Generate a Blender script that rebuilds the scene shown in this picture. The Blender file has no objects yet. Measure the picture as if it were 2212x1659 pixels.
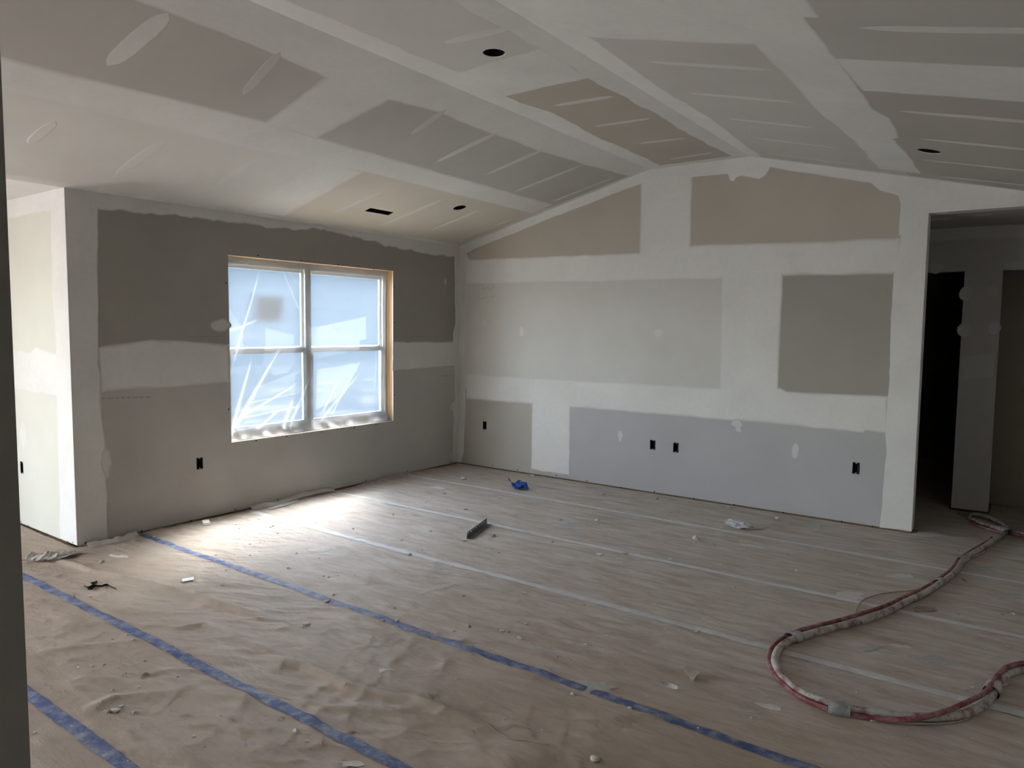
import bpy, bmesh, math, random
import numpy as np
from mathutils import Vector, Matrix
from mathutils.geometry import delaunay_2d_cdt

random.seed(7)
COL = bpy.context.scene.collection
SC = bpy.context.scene

# ------------------------------------------------------------------ camera
IW, IH, FPX = 2212.0, 1659.0, 1563.48
YAW, PITCH, ROLL = -0.6272, -0.0774, 0.0110
CAM = Vector((5.2696, -6.2380, 1.5452))
_f = Vector((math.sin(YAW) * math.cos(PITCH), math.cos(YAW) * math.cos(PITCH), math.sin(PITCH)))
_r0 = Vector((math.cos(YAW), -math.sin(YAW), 0))
_u0 = _r0.cross(_f)
_r = math.cos(ROLL) * _r0 + math.sin(ROLL) * _u0
_u = -math.sin(ROLL) * _r0 + math.cos(ROLL) * _u0
cam_data = bpy.data.cameras.new('camera')
cam_data.sensor_width = 36.0
cam_data.lens = FPX * 36.0 / IW
cam_data.clip_start = 0.02
cam = bpy.data.objects.new('camera', cam_data)
COL.objects.link(cam)
M = Matrix.Identity(4)
for i in range(3):
    M[i][0], M[i][1], M[i][2], M[i][3] = _r[i], _u[i], -_f[i], CAM[i]
cam.matrix_world = M
SC.camera = cam

# ------------------------------------------------------------------ world, sun, exposure
SUN_TO = Vector((-0.56, 0.74, 1.0)).normalized()          # towards the sun
world = bpy.data.worlds.new('sky')
SC.world = world
world.use_nodes = True
wn = world.node_tree
wn.nodes.clear()
w_out = wn.nodes.new('ShaderNodeOutputWorld')
w_bg = wn.nodes.new('ShaderNodeBackground')
w_sky = wn.nodes.new('ShaderNodeTexSky')
w_sky.sky_type = 'NISHITA'
w_sky.sun_disc = False
w_sky.sun_elevation = math.asin(SUN_TO.z)
w_sky.sun_rotation = math.atan2(SUN_TO.x, SUN_TO.y)
w_sky.dust_density = 1.0
w_sky.air_density = 1.0
w_hs = wn.nodes.new('ShaderNodeHueSaturation')
w_hs.inputs['Saturation'].default_value = 0.38
w_bg.inputs['Strength'].default_value = 0.26
wn.links.new(w_sky.outputs[0], w_hs.inputs['Color'])
wn.links.new(w_hs.outputs[0], w_bg.inputs['Color'])
wn.links.new(w_bg.outputs[0], w_out.inputs['Surface'])

sun_d = bpy.data.lights.new('sun', 'SUN')
sun_d.energy = 2.15
sun_d.angle = math.radians(24)
sun_d.color = (1.0, 0.98, 0.95)
sun = bpy.data.objects.new('sun', sun_d)
sun.rotation_euler = SUN_TO.to_track_quat('Z', 'Y').to_euler()
sun.location = (-6, 6, 10)
COL.objects.link(sun)

SC.view_settings.view_transform = 'Standard'
SC.view_settings.look = 'None'
SC.view_settings.gamma = 1.0
SC.view_settings.use_curve_mapping = False
SC.view_settings.exposure = 3.95
SC.cycles.max_bounces = 12
SC.cycles.diffuse_bounces = 7
SC.cycles.transparent_max_bounces = 16
SC.cycles.sample_clamp_indirect = 6.0


def portal(name, loc, normal, sx, sy):
    d = bpy.data.lights.new(name, 'AREA')
    d.shape = 'RECTANGLE'
    d.size, d.size_y = sx, sy
    d.cycles.is_portal = True
    o = bpy.data.objects.new(name, d)
    o.location = loc
    o.rotation_euler = Vector(normal).to_track_quat('-Z', 'Z').to_euler()
    COL.objects.link(o)


# sky portals in the three openings that let daylight in
portal('window_daylight', (-0.20, -1.935, 1.345), (1, 0, 0), 1.85, 1.53)
portal('patio_daylight', (-1.66, -6.15, 1.06), (1, 0, 0), 1.3, 2.1)
portal('front_daylight', (-0.65, -9.65, 1.06), (0, 1, 0), 1.3, 2.1)

# ------------------------------------------------------------------ helpers
HW, SLOPE = 2.44, 0.2516
X2, X3, ZF, XR = 2.285, 3.21, 3.015, 5.50
YF, YN, XN = -9.6, -4.04, -1.6        # front wall, nook wall, nook far wall
XO, ZO = 4.56, 2.43                   # hallway opening


def ray(px, py):
    return _f + _r * ((px - IW / 2) / FPX) + _u * ((IH / 2 - py) / FPX)


class Surf:
    def __init__(s, O, U, V, N):
        s.O, s.U, s.V, s.N = Vector(O), Vector(U).normalized(), Vector(V).normalized(), Vector(N).normalized()

    def hit(s, px, py):
        d = ray(px, py)
        t = (s.O - CAM).dot(s.N) / d.dot(s.N)
        return CAM + d * t

    def two(s, P):
        d = P - s.O
        return (d.dot(s.U), d.dot(s.V))

    def px(s, px, py):
        return s.two(s.hit(px, py))

    def three(s, a, b, n=0.0):
        return s.O + s.U * a + s.V * b + s.N * n


S_FLOOR = Surf((0, 0, 0), (1, 0, 0), (0, 1, 0), (0, 0, 1))
S_LEFT = Surf((0, 0, 0), (0, 1, 0), (0, 0, 1), (1, 0, 0))
S_BACK = Surf((0, 0, 0), (1, 0, 0), (0, 0, 1), (0, -1, 0))
S_NOOK = Surf((0, YN, 0), (1, 0, 0), (0, 0, 1), (0, -1, 0))
S_HALL = Surf((0, 1.08, 0), (1, 0, 0), (0, 0, 1), (0, -1, 0))
CO = math.sqrt(1 + SLOPE ** 2)
S_CL = Surf((0, 0, HW), (1, 0, SLOPE), (0, 1, 0), (SLOPE, 0, -1))
S_CF = Surf((0, 0, ZF), (1, 0, 0), (0, 1, 0), (0, 0, -1))
S_CR = Surf((X3, 0, ZF), (1, 0, -SLOPE), (0, 1, 0), (-SLOPE, 0, -1))
S_CN = Surf((0, 0, HW), (1, 0, 0), (0, 1, 0), (0, 0, -1))


def fpt(px, py, z=0.0):
    d = ray(px, py)
    t = (z - CAM.z) / d.z
    return CAM + d * t


def tag(o, label=None, cat=None, group=None, kind=None):
    if label: o['label'] = label
    if cat: o['category'] = cat
    if group: o['group'] = group
    if kind: o['kind'] = kind
    return o


def empty(name, loc=(0, 0, 0), rz=0.0):
    o = bpy.data.objects.new(name, None)
    o.location = loc
    o.rotation_euler = (0, 0, rz)
    COL.objects.link(o)
    return o


def link_mesh(name, me, mats, parent=None, smooth=False):
    o = bpy.data.objects.new(name, me)
    if not isinstance(mats, (list, tuple)):
        mats = [mats]
    for m in mats:
        me.materials.append(m)
    if smooth:
        me.polygons.foreach_set('use_smooth', [True] * len(me.polygons))
    COL.objects.link(o)
    if parent is not None:
        o.parent = parent
    return o


def pydata(name, verts, faces, mats, parent=None, smooth=False, midx=None):
    me = bpy.data.meshes.new(name)
    me.from_pydata([tuple(v) for v in verts], [], faces)
    if midx:
        me.polygons.foreach_set('material_index', midx)
    o = link_mesh(name, me, mats, parent, smooth)
    me.update()
    return o


class MB:
    """collects boxes, tubes and plates into one mesh"""

    def __init__(s):
        s.v, s.f, s.m = [], [], []

    def add(s, v, f, mi=0):
        b = len(s.v)
        s.v += [tuple(p) for p in v]
        s.f += [tuple(i + b for i in q) for q in f]
        s.m += [mi] * len(f)
        return s

    def box(s, a, b, mi=0, mat=None):
        x0, y0, z0 = a
        x1, y1, z1 = b
        v = [Vector(p) for p in ((x0, y0, z0), (x1, y0, z0), (x1, y1, z0), (x0, y1, z0), (x0, y0, z1), (x1, y0, z1), (x1, y1, z1), (x0, y1, z1))]
        if mat is not None:
            v = [mat @ p for p in v]
        return s.add(v, [(0, 3, 2, 1), (4, 5, 6, 7), (0, 1, 5, 4), (1, 2, 6, 5), (2, 3, 7, 6), (3, 0, 4, 7)], mi)

    def tube(s, pts, rad, n=10, mi=0, cap=True, wob=0.0):
        pts = [Vector(p) for p in pts]
        base = len(s.v)
        up = Vector((0, 0, 1))
        rings = []
        for i, p in enumerate(pts):
            t = (pts[min(i + 1, len(pts) - 1)] - pts[max(i - 1, 0)]).normalized()
            sd = t.cross(up)
            if sd.length < 1e-4:
                sd = Vector((1, 0, 0))
            sd.normalize()
            uu = sd.cross(t)
            r = rad[i] if isinstance(rad, (list, tuple)) else rad
            ring = []
            for k in range(n):
                a = 2 * math.pi * k / n
                rr = r * (1 + wob * (random.random() - .5))
                ring.append(p + sd * (math.cos(a) * rr) + uu * (math.sin(a) * rr))
            rings.append(ring)
        v = [p for rg in rings for p in rg]
        f = []
        for i in range(len(pts) - 1):
            for k in range(n):
                f.append((i * n + k, i * n + (k + 1) % n, (i + 1) * n + (k + 1) % n, (i + 1) * n + k))
        if cap:
            f.append(tuple(range(n - 1, -1, -1)))
            f.append(tuple((len(pts) - 1) * n + k for k in range(n)))
        return s.add(v, f, mi)

    def build(s, name, mats, parent=None, smooth=False):
        return pydata(name, s.v, s.f, mats, parent, smooth, s.m)


def inside(p, poly):
    x, y = p
    c = False
    j = len(poly) - 1
    for i in range(len(poly)):
        xi, yi = poly[i]
        xj, yj = poly[j]
        if (yi > y) != (yj > y) and x < (xj - xi) * (y - yi) / (yj - yi + 1e-15) + xi:
            c = not c
        j = i
    return c


def triangulate(poly, holes=()):
    v, e = [], []
    for loop in [poly] + list(holes):
        b = len(v)
        v += [Vector(p) for p in loop]
        e += [(b + i, b + (i + 1) % len(loop)) for i in range(len(loop))]
    r = delaunay_2d_cdt(v, e, [], 0, 1e-6)
    vs = [(p[0], p[1]) for p in r[0]]
    global _vmap
    _vmap = {}
    for k, src in enumerate(r[3]):
        for q in src:
            _vmap[q] = k
    tris = []
    for t in r[2]:
        cx = sum(vs[i][0] for i in t) / 3
        cy = sum(vs[i][1] for i in t) / 3
        if inside((cx, cy), poly) and not any(inside((cx, cy), h) for h in holes):
            tris.append(tuple(t))
    return vs, tris


def plate(name, surf, poly, holes, thick, mats, parent=None, n0=0.0):
    """flat board with holes: front face on the surface, thickness behind it; mats = [face, edge]"""
    vs, tris = triangulate(poly, holes)
    n = len(vs)
    V = [surf.three(a, b, n0) for a, b in vs] + [surf.three(a, b, n0 - thick) for a, b in vs]
    F = list(tris) + [tuple(reversed([i + n for i in t])) for t in tris]
    mi = [0] * len(F)
    cnt = {}
    for t in tris:
        for i in range(3):
            a, b = t[i], t[(i + 1) % 3]
            cnt[(a, b)] = 1
    for (a, b) in cnt:
        if (b, a) not in cnt:
            F.append((a, a + n, b + n, b))
            mi.append(1)
    if not isinstance(mats, (list, tuple)):
        mats = [mats, mats]
    if mats[0].name in PAPER:
        BOARDS.append((surf, poly, PAPER[mats[0].name]))
    return pydata(name, V, F, mats, parent, False, mi)


def rect(a0, b0, a1, b1):
    return [(a0, b0), (a1, b0), (a1, b1), (a0, b1)]


_T = np.random.RandomState(3).rand(64, 256, 256)


def vn(x, y, seed=0):
    """smooth value noise in 0..1 (numpy)"""
    x = np.asarray(x, float)
    y = np.asarray(y, float)
    xi = np.floor(x).astype(int)
    yi = np.floor(y).astype(int)
    fx = x - xi
    fy = y - yi
    fx = fx * fx * fx * (fx * (fx * 6 - 15) + 10)
    fy = fy * fy * fy * (fy * (fy * 6 - 15) + 10)
    T = _T[seed % 64]
    a = T[xi % 256, yi % 256]
    b = T[(xi + 1) % 256, yi % 256]
    c = T[xi % 256, (yi + 1) % 256]
    d = T[(xi + 1) % 256, (yi + 1) % 256]
    return (a * (1 - fx) + b * fx) * (1 - fy) + (c * (1 - fx) + d * fx) * fy


# ------------------------------------------------------------------ materials
def new_mat(name):
    m = bpy.data.materials.new(name)
    m.use_nodes = True
    nt = m.node_tree
    nt.nodes.clear()
    out = nt.nodes.new('ShaderNodeOutputMaterial')
    return m, nt, out


def nd(nt, t, **kw):
    n = nt.nodes.new(t)
    for k, v in kw.items():
        if k in n.inputs.keys():
            n.inputs[k].default_value = v
        else:
            setattr(n, k, v)
    return n


def coords(nt, scale=(1, 1, 1), rot=(0, 0, 0), kind='Object'):
    tc = nd(nt, 'ShaderNodeTexCoord')
    mp = nd(nt, 'ShaderNodeMapping')
    mp.inputs['Scale'].default_value = scale
    mp.inputs['Rotation'].default_value = rot
    nt.links.new(tc.outputs[kind], mp.inputs[0])
    return mp.outputs[0]


def noise(nt, vec, scale, detail=4, rough=.55, dist=0.0):
    n = nd(nt, 'ShaderNodeTexNoise')
    n.inputs['Scale'].default_value = scale
    n.inputs['Detail'].default_value = detail
    n.inputs['Roughness'].default_value = rough
    n.inputs['Distortion'].default_value = dist
    nt.links.new(vec, n.inputs['Vector'])
    return n.outputs['Fac']


def ramp(nt, fac, stops):
    r = nd(nt, 'ShaderNodeValToRGB')
    els = r.color_ramp.elements
    while len(els) < len(stops):
        els.new(0.5)
    for e, (p, c) in zip(els, stops):
        e.position = p
        e.color = (c[0], c[1], c[2], 1) if len(c) == 3 else c
    nt.links.new(fac, r.inputs[0])
    return r.outputs[0]


def mix(nt, fac, a, b, mode='MIX'):
    m = nd(nt, 'ShaderNodeMix', data_type='RGBA', blend_type=mode)
    for s, v in ((m.inputs[0], fac), (m.inputs[6], a), (m.inputs[7], b)):
        if hasattr(v, 'links') or hasattr(v, 'is_linked'):
            nt.links.new(v, s)
        elif isinstance(v, (int, float)):
            s.default_value = v
        else:
            s.default_value = (v[0], v[1], v[2], 1)
    return m.outputs[2]


def bump(nt, h, strength=.3, dist=.01):
    b = nd(nt, 'ShaderNodeBump')
    b.inputs['Strength'].default_value = strength
    b.inputs['Distance'].default_value = dist
    nt.links.new(h, b.inputs['Height'])
    return b.outputs[0]


def simple(name, col, var=.06, scale=6, rough=.85, bs=.15, bscale=60, metal=0.0, spec=.25, stretch=(1, 1, 1)):
    m, nt, out = new_mat(name)
    p = nd(nt, 'ShaderNodeBsdfPrincipled')
    v = coords(nt, stretch)
    lo = [max(0, c * (1 - var)) for c in col]
    hi = [min(1, c * (1 + var)) for c in col]
    nt.links.new(ramp(nt, noise(nt, v, scale), [(.3, lo), (.7, hi)]), p.inputs['Base Color'])
    p.inputs['Roughness'].default_value = rough
    p.inputs['Metallic'].default_value = metal
    p.inputs['Specular IOR Level'].default_value = spec
    if bs:
        nt.links.new(bump(nt, noise(nt, v, bscale, 3), bs, .004), p.inputs['Normal'])
    nt.links.new(p.outputs[0], out.inputs[0])
    return m


PAPER = {}
BOARDS = []      # (surface, outline, colour) of every board, for compound that thins out over it


def paper_mat(name, col):
    PAPER[name] = col
    return simple(name, col, var=.035, scale=2.2, rough=.9, bs=.06, bscale=180, spec=.15)


def mud_mat(name, col):
    """joint compound: troweled, feathered towards its edges by the point attribute 'cover'"""
    m, nt, out = new_mat(name)
    p = nd(nt, 'ShaderNodeBsdfPrincipled')
    v = coords(nt, (1, 1, 1))
    n1 = noise(nt, v, 1.7, 5, .6, .4)
    n2 = noise(nt, coords(nt, (3, 3, 3)), 9, 4)
    c1 = ramp(nt, n1, [(.3, [c * .93 for c in col]), (.7, [min(1, c * 1.05) for c in col])])
    c2 = ramp(nt, n2, [(.35, (.965, .965, .965)), (.65, (1, 1, 1))])
    p.inputs['Roughness'].default_value = .8
    p.inputs['Specular IOR Level'].default_value = .2
    nt.links.new(bump(nt, n2, .06, .004), p.inputs['Normal'])
    at = nd(nt, 'ShaderNodeAttribute', attribute_name='cover')
    un = nd(nt, 'ShaderNodeAttribute', attribute_name='board')
    mud = mix(nt, 1.0, c1, c2, 'MULTIPLY')
    nt.links.new(mix(nt, at.outputs['Fac'], un.outputs['Color'], mud), p.inputs['Base Color'])
    nt.links.new(p.outputs[0], out.inputs[0])
    return m


MUDC = (.665, .66, .64)
MAT = {}
MAT['mud'] = mud_mat('joint_compound', MUDC)
MAT['mud_solid'] = simple('corner_bead_compound', MUDC, .04, 3, .8, .05, 90)
MAT['paper_brown'] = paper_mat('drywall_paper_brown', (.435, .400, .345))
MAT['paper_dark'] = paper_mat('drywall_paper_dark', (.335, .32, .29))
MAT['paper_grey'] = paper_mat('drywall_paper_grey', (0.455, 0.440, 0.415))
MAT['paper_light'] = paper_mat('drywall_paper_light', (0.560, 0.550, 0.525))
MAT['paper_lilac'] = paper_mat('drywall_paper_lilac', (.415, .410, .415))
MAT['paper_cream'] = paper_mat('drywall_paper_cream', (.585, .585, .525))
MAT['paper_tan'] = paper_mat('drywall_paper_tan', (.56, .52, .455))
MAT['paper_mid'] = paper_mat('drywall_paper_mid', (.51, .49, .465))
MAT['paper_pale'] = paper_mat('drywall_paper_pale', (.625, .615, .59))
MAT['paper_low'] = paper_mat('drywall_paper_low', (0.410, 0.390, 0.350))
MAT['gypsum'] = simple('gypsum_core', (.78, .77, .74), .05, 30, .9, .4, 120)
MAT['pine'] = simple('pine_framing', (.50, .33, .17), .16, 5, .7, .2, 40, stretch=(6, 6, .6))
MAT['stud'] = simple('aged_framing_lumber', (.21, .135, .075), .2, 5, .8, .2, 40)
MAT['ply'] = simple('subfloor', (.30, .23, .16), .12, 4)
MAT['dark'] = simple('black_plastic', (.012, .012, .016), .2, 20, .45, 0, spec=.5)
MAT['darkcan'] = simple('dark_housing_metal', (.02, .02, .022), .3, 30, .4, 0, metal=.6)
MAT['wire'] = simple('cable_jacket', (.30, .29, .25), .1, 20, .5, 0)
MAT['vinyl'] = simple('white_vinyl', (.80, .80, .78), .02, 5, .35, 0, spec=.5)
MAT['siding'] = simple('neighbour_siding', (.080, .108, .136), .03, 3, .8, 0)
MAT['roof'] = simple('roof_shingle', (.10, .10, .11), .2, 12)
MAT['house_glass'] = simple('dark_house_glass', (.035, .03, .028), .3, 3, .6, 0, spec=.1)
MAT['ground'] = simple('bare_ground', (.50, .47, .43), .12, 1.2)
MAT['screw'] = simple('black_screw', (.015, .014, .013), .1, 50, .5, 0)
MAT['ink'] = simple('printed_ink', (.26, .25, .23), .1, 50, .9, 0)


def glass_mat():
    m, nt, out = new_mat('window_glass')
    tr = nd(nt, 'ShaderNodeBsdfTransparent')
    tr.inputs[0].default_value = (.93, .95, .95, 1)
    gl = nd(nt, 'ShaderNodeBsdfGlossy')
    gl.inputs['Roughness'].default_value = .03
    mx = nd(nt, 'ShaderNodeMixShader')
    mx.inputs[0].default_value = .04
    nt.links.new(tr.outputs[0], mx.inputs[1])
    nt.links.new(gl.outputs[0], mx.inputs[2])
    nt.links.new(mx.outputs[0], out.inputs[0])
    return m


def film_mat():
    """milky plastic sheeting: partly clear, partly scattering; 'fold' thickens it where it is doubled"""
    m, nt, out = new_mat('plastic_film')
    tr = nd(nt, 'ShaderNodeBsdfTransparent')
    tr.inputs[0].default_value = (.64, .67, .70, 1)
    rf = nd(nt, 'ShaderNodeBsdfRefraction')
    rf.inputs['Color'].default_value = (.64, .67, .70, 1)
    rf.inputs['Roughness'].default_value = .36
    rf.inputs['IOR'].default_value = 1.06
    tl = nd(nt, 'ShaderNodeBsdfTranslucent')
    tl.inputs[0].default_value = (.55, .565, .58, 1)
    df = nd(nt, 'ShaderNodeBsdfDiffuse')
    df.inputs[0].default_value = (.5, .51, .52, 1)
    gl = nd(nt, 'ShaderNodeBsdfGlossy')
    gl.inputs['Roughness'].default_value = .2
    at = nd(nt, 'ShaderNodeAttribute', attribute_name='fold')
    m1 = nd(nt, 'ShaderNodeMixShader')            # clear / blurred
    m1.inputs[0].default_value = .965
    nt.links.new(tr.outputs[0], m1.inputs[1])
    nt.links.new(rf.outputs[0], m1.inputs[2])
    m2 = nd(nt, 'ShaderNodeMixShader')            # scattering: translucent + diffuse
    m2.inputs[0].default_value = .25
    nt.links.new(tl.outputs[0], m2.inputs[1])
    nt.links.new(df.outputs[0], m2.inputs[2])
    m3 = nd(nt, 'ShaderNodeMixShader')
    nt.links.new(at.outputs['Fac'], m3.inputs[0])
    nt.links.new(m1.outputs[0], m3.inputs[1])
    nt.links.new(m2.outputs[0], m3.inputs[2])
    m4 = nd(nt, 'ShaderNodeMixShader')
    m4.inputs[0].default_value = .05
    nt.links.new(m3.outputs[0], m4.inputs[1])
    nt.links.new(gl.outputs[0], m4.inputs[2])
    nt.links.new(m4.outputs[0], out.inputs[0])
    return m


MAT['glass'] = glass_mat()
MAT['film'] = film_mat()


def floor_paper_mat():
    m, nt, out = new_mat('brown_floor_paper')
    p = nd(nt, 'ShaderNodeBsdfPrincipled')
    v = coords(nt)
    base = ramp(nt, noise(nt, v, 2.5, 5), [(.3, (.300, .230, .175)), (.7, (.370, .290, .227))])
    # gypsum dust: broad, streaky along the swept direction, plus small flecks
    vs = coords(nt, (1.4, 6.5, 1), (0, 0, math.radians(-18)))
    d1 = ramp(nt, noise(nt, vs, 2.2, 7, .68, .6), [(.30, (0, 0, 0)), (.74, (1, 1, 1))])
    at = nd(nt, 'ShaderNodeAttribute', attribute_name='dust')
    dm = nd(nt, 'ShaderNodeMath', operation='MULTIPLY')
    nt.links.new(d1, dm.inputs[0])
    nt.links.new(at.outputs['Fac'], dm.inputs[1])
    c1 = mix(nt, dm.outputs[0], base, (.56, .525, .485))
    fl = ramp(nt, noise(nt, v, 26, 6, .7), [(.66, (0, 0, 0)), (.72, (1, 1, 1))])
    fm = nd(nt, 'ShaderNodeMath', operation='MULTIPLY')
    nt.links.new(fl, fm.inputs[0])
    nt.links.new(at.outputs['Fac'], fm.inputs[1])
    c2 = mix(nt, fm.outputs[0], c1, (.66, .64, .61))
    nt.links.new(c2, p.inputs['Base Color'])
    p.inputs['Roughness'].default_value = .62
    p.inputs['Specular IOR Level'].default_value = .3
    bh = noise(nt, coords(nt, (1, 2.2, 1), (0, 0, math.radians(-15))), 30, 5, .6, .3)
    nt.links.new(bump(nt, bh, .6, .007), p.inputs['Normal'])
    nt.links.new(p.outputs[0], out.inputs[0])
    return m


def tape_mat(name, col, dustc, lo, hi):
    m, nt, out = new_mat(name)
    p = nd(nt, 'ShaderNodeBsdfPrincipled')
    v = coords(nt)
    n1 = noise(nt, v, 16, 7, .72)
    f = ramp(nt, n1, [(lo, (0, 0, 0)), (hi, (1, 1, 1))])
    n2 = noise(nt, v, 2.0, 3)
    b = ramp(nt, n2, [(.3, [c * .85 for c in col]), (.7, [min(1, c * 1.12) for c in col])])
    nt.links.new(mix(nt, f, b, dustc), p.inputs['Base Color'])
    p.inputs['Roughness'].default_value = .6
    p.inputs['Specular IOR Level'].default_value = .3
    nt.links.new(bump(nt, noise(nt, v, 120, 3), .2, .002), p.inputs['Normal'])
    nt.links.new(p.outputs[0], out.inputs[0])
    return m


MAT['floor_paper'] = floor_paper_mat()
MAT['tape_blue'] = tape_mat('blue_painters_tape', (.062, .092, .215), (.33, .335, .36), .44, .74)
MAT['tape_pale'] = tape_mat('dusty_masking_tape', (.52, .525, .545), (.62, .61, .595), .40, .70)
MAT['tape_wad'] = tape_mat('fresh_blue_tape', (.02, .095, .40), (.10, .24, .58), .55, .80)
MAT['hose_white'] = tape_mat('compound_coated_hose', (.235, .125, .12), (.43, .41, .375), .40, .52)
MAT['hose_red'] = tape_mat('dusty_red_hose', (.185, .038, .044), (.37, .28, .265), .42, .78)
MAT['cord'] = simple('dusty_cord', (.37, .31, .25), .15, 30, .8, .1)
MAT['ducttape'] = tape_mat('grey_duct_tape', (.20, .205, .205), (.46, .46, .45), .40, .62)
MAT['metal'] = simple('galvanised_steel', (.20, .215, .21), .22, 30, .5, .1, metal=.55)
MAT['metal_edge'] = simple('worn_steel', (.38, .40, .39), .2, 60, .5, 0, metal=.4)
MAT['chip'] = simple('dried_compound_chip', (.56, .54, .51), .12, 40, .9, .4, 90)
MAT['chip_grey'] = simple('grey_drywall_crumb', (.40, .385, .36), .15, 40, .9, .4, 90)
MAT['card'] = simple('white_card', (.80, .81, .80), .03, 30, .6, 0)
MAT['strap'] = simple('dark_strap', (.035, .032, .03), .2, 30, .5, .1)
MAT['scrap_plastic'] = simple('cloudy_plastic', (.50, .52, .54), .12, 20, .25, .3, spec=.6)
MAT['craft'] = simple('torn_brown_paper', (.27, .22, .175), .12, 12, .8, .2)
MAT['greypaper'] = simple('grey_paper_scrap', (.42, .43, .44), .08, 14, .8, .1)
MAT['masking'] = simple('dusty_masking_paper', (.50, .48, .45), .12, 9, .85, .3)

# ------------------------------------------------------------------ compound shapes
_off = {}


def board_colour(surf, p):
    for s, poly, c in BOARDS:
        if s is surf and inside(p, poly):
            return c
    return MUDC


def into_corner(surf, p):
    """carry a coat that ends in an inside corner on past it, behind the meeting surface"""
    u, v = p
    E = .04
    if surf is S_LEFT:
        u = u + E if u > -.04 else u
        v = v + E if v > HW - .035 else v
    elif surf is S_BACK:
        u = u - E if u < .04 else u
        if v > ctop(u) - .03:
            v = ctop(u) + E
    elif surf is S_CL:
        u = u - E if u < .03 and v > YN + .05 else (u + E if u > UL - .03 else u)
        v = v + E if v > -.04 else v
    elif surf is S_CF:
        u = u - E if u < X2 + .03 else (u + E if u > X3 - .03 else u)
        v = v + E if v > -.04 else v
    elif surf is S_CR:
        u = u - E if u < .03 else u
        v = v + E if v > -.04 else v
    elif surf is S_NOOK:
        v = v + E if v > HW - .03 else v
    return (u, v)


def hard_edge(surf, u, v):
    """outside corners: the coat runs full to the bead"""
    if surf is S_LEFT:
        return u < YN + .02
    if surf is S_NOOK:
        return u > -.02
    if surf is S_BACK:
        return (abs(u - XO) < .035 and v < ZO + .03) or (u > XO - .02 and abs(v - ZO) < .03)
    if surf is S_CL:
        return u < .02 and v < YN + .05
    return False


def mud_poly(name, surf, poly, parent, feather=.02, amp=.006, ds=.03, mat=None, wl=.09, n0=None, strength=1.0):
    """thin coat of compound with ragged, feathered edge; poly in surface coordinates"""
    poly = [into_corner(surf, p) for p in poly]
    if surf is S_BACK:
        poly = [(XO if abs(u - XO) < .035 and v < ZO else u, ZO if u > XO - .02 and abs(v - ZO) < .035 else v) for u, v in poly]
    if surf is S_LEFT:
        poly = [(YN if u < YN + .02 else u, v) for u, v in poly]
    P = [np.array(p) for p in poly]
    area = sum(P[i][0] * P[(i + 1) % len(P)][1] - P[(i + 1) % len(P)][0] * P[i][1] for i in range(len(P)))
    if area < 0:
        P = P[::-1]
    pts, seed = [], random.randrange(60)
    s = random.random() * 50
    for i in range(len(P)):
        a, b = P[i], P[(i + 1) % len(P)]
        L = float(np.linalg.norm(b - a))
        k = max(1, int(L / ds))
        t = (b - a) / max(L, 1e-9)
        nrm = np.array([t[1], -t[0]])
        for j in range(k):
            w = (float(vn(s / wl, 0.5, seed)) - .5) * 2 + (float(vn(s / wl * 3.1, 9.5, seed)) - .5)
            q0 = a + (b - a) * (j / k)
            e = 0.0 if hard_edge(surf, float(q0[0]), float(q0[1])) else 1.0
            pts.append(q0 + nrm * (w * amp * e))
            s += L / k
    n = len(pts)
    inner = []
    for i in range(n):
        t = pts[(i + 1) % n] - pts[i - 1]
        t = t / max(float(np.linalg.norm(t)), 1e-9)
        fl = feather * (.6 + .8 * float(vn(i * .21, 3.3, seed + 1)))
        inner.append(pts[i] + np.array([-t[1], t[0]]) * fl)
    ip = [(float(p[0]), float(p[1])) for p in inner]
    vs, tris = triangulate(ip)
    vm = dict(_vmap)
    if n0 is None:
        _off[surf] = _off.get(surf, 0) + 1
        n0 = .0008 + .00012 * _off[surf]
    V = [surf.three(float(p[0]), float(p[1]), n0 if hard_edge(surf, float(p[0]), float(p[1])) else .0002) for p in pts]
    V += [surf.three(a, b, n0) for a, b in vs]
    # match ring vertices to triangulated inner ones
    F = [tuple(i + n for i in t) for t in tris]
    ix = [vm.get(i) for i in range(n)]
    for i in range(n):
        j = (i + 1) % n
        if ix[i] is not None and ix[j] is not None:
            F.append((i, j, n + ix[j], n + ix[i]))
    me = bpy.data.meshes.new(name)
    me.from_pydata([tuple(v) for v in V], [], F)
    at = me.attributes.new('cover', 'FLOAT', 'POINT')
    at.data.foreach_set('value', [1.0 if hard_edge(surf, float(p[0]), float(p[1])) else 0.0 for p in pts] + [strength] * len(vs))
    if strength < 1:
        c0 = board_colour(surf, vs[0])
        uc = [c0] * n
        inn = c0
    else:
        uc = [board_colour(surf, (float(p[0]), float(p[1]))) for p in pts]
        inn = MUDC
    ac = me.attributes.new('board', 'FLOAT_COLOR', 'POINT')
    ac.data.foreach_set('color', [v for c in uc for v in (c[0], c[1], c[2], 1)] + [inn[0], inn[1], inn[2], 1] * len(vs))
    return link_mesh(name, me, mat or MAT['mud'], parent)


def band(surf, pxs, parent, feather=.03, amp=.004, ext=None, **k):
    return mud_poly('joint_compound', surf, [surf.px(*p) for p in pxs], parent, feather, amp, **k)


def uvband(surf, poly, parent, feather=.03, amp=.004, **k):
    return mud_poly('joint_compound', surf, poly, parent, feather, amp, **k)


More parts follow.
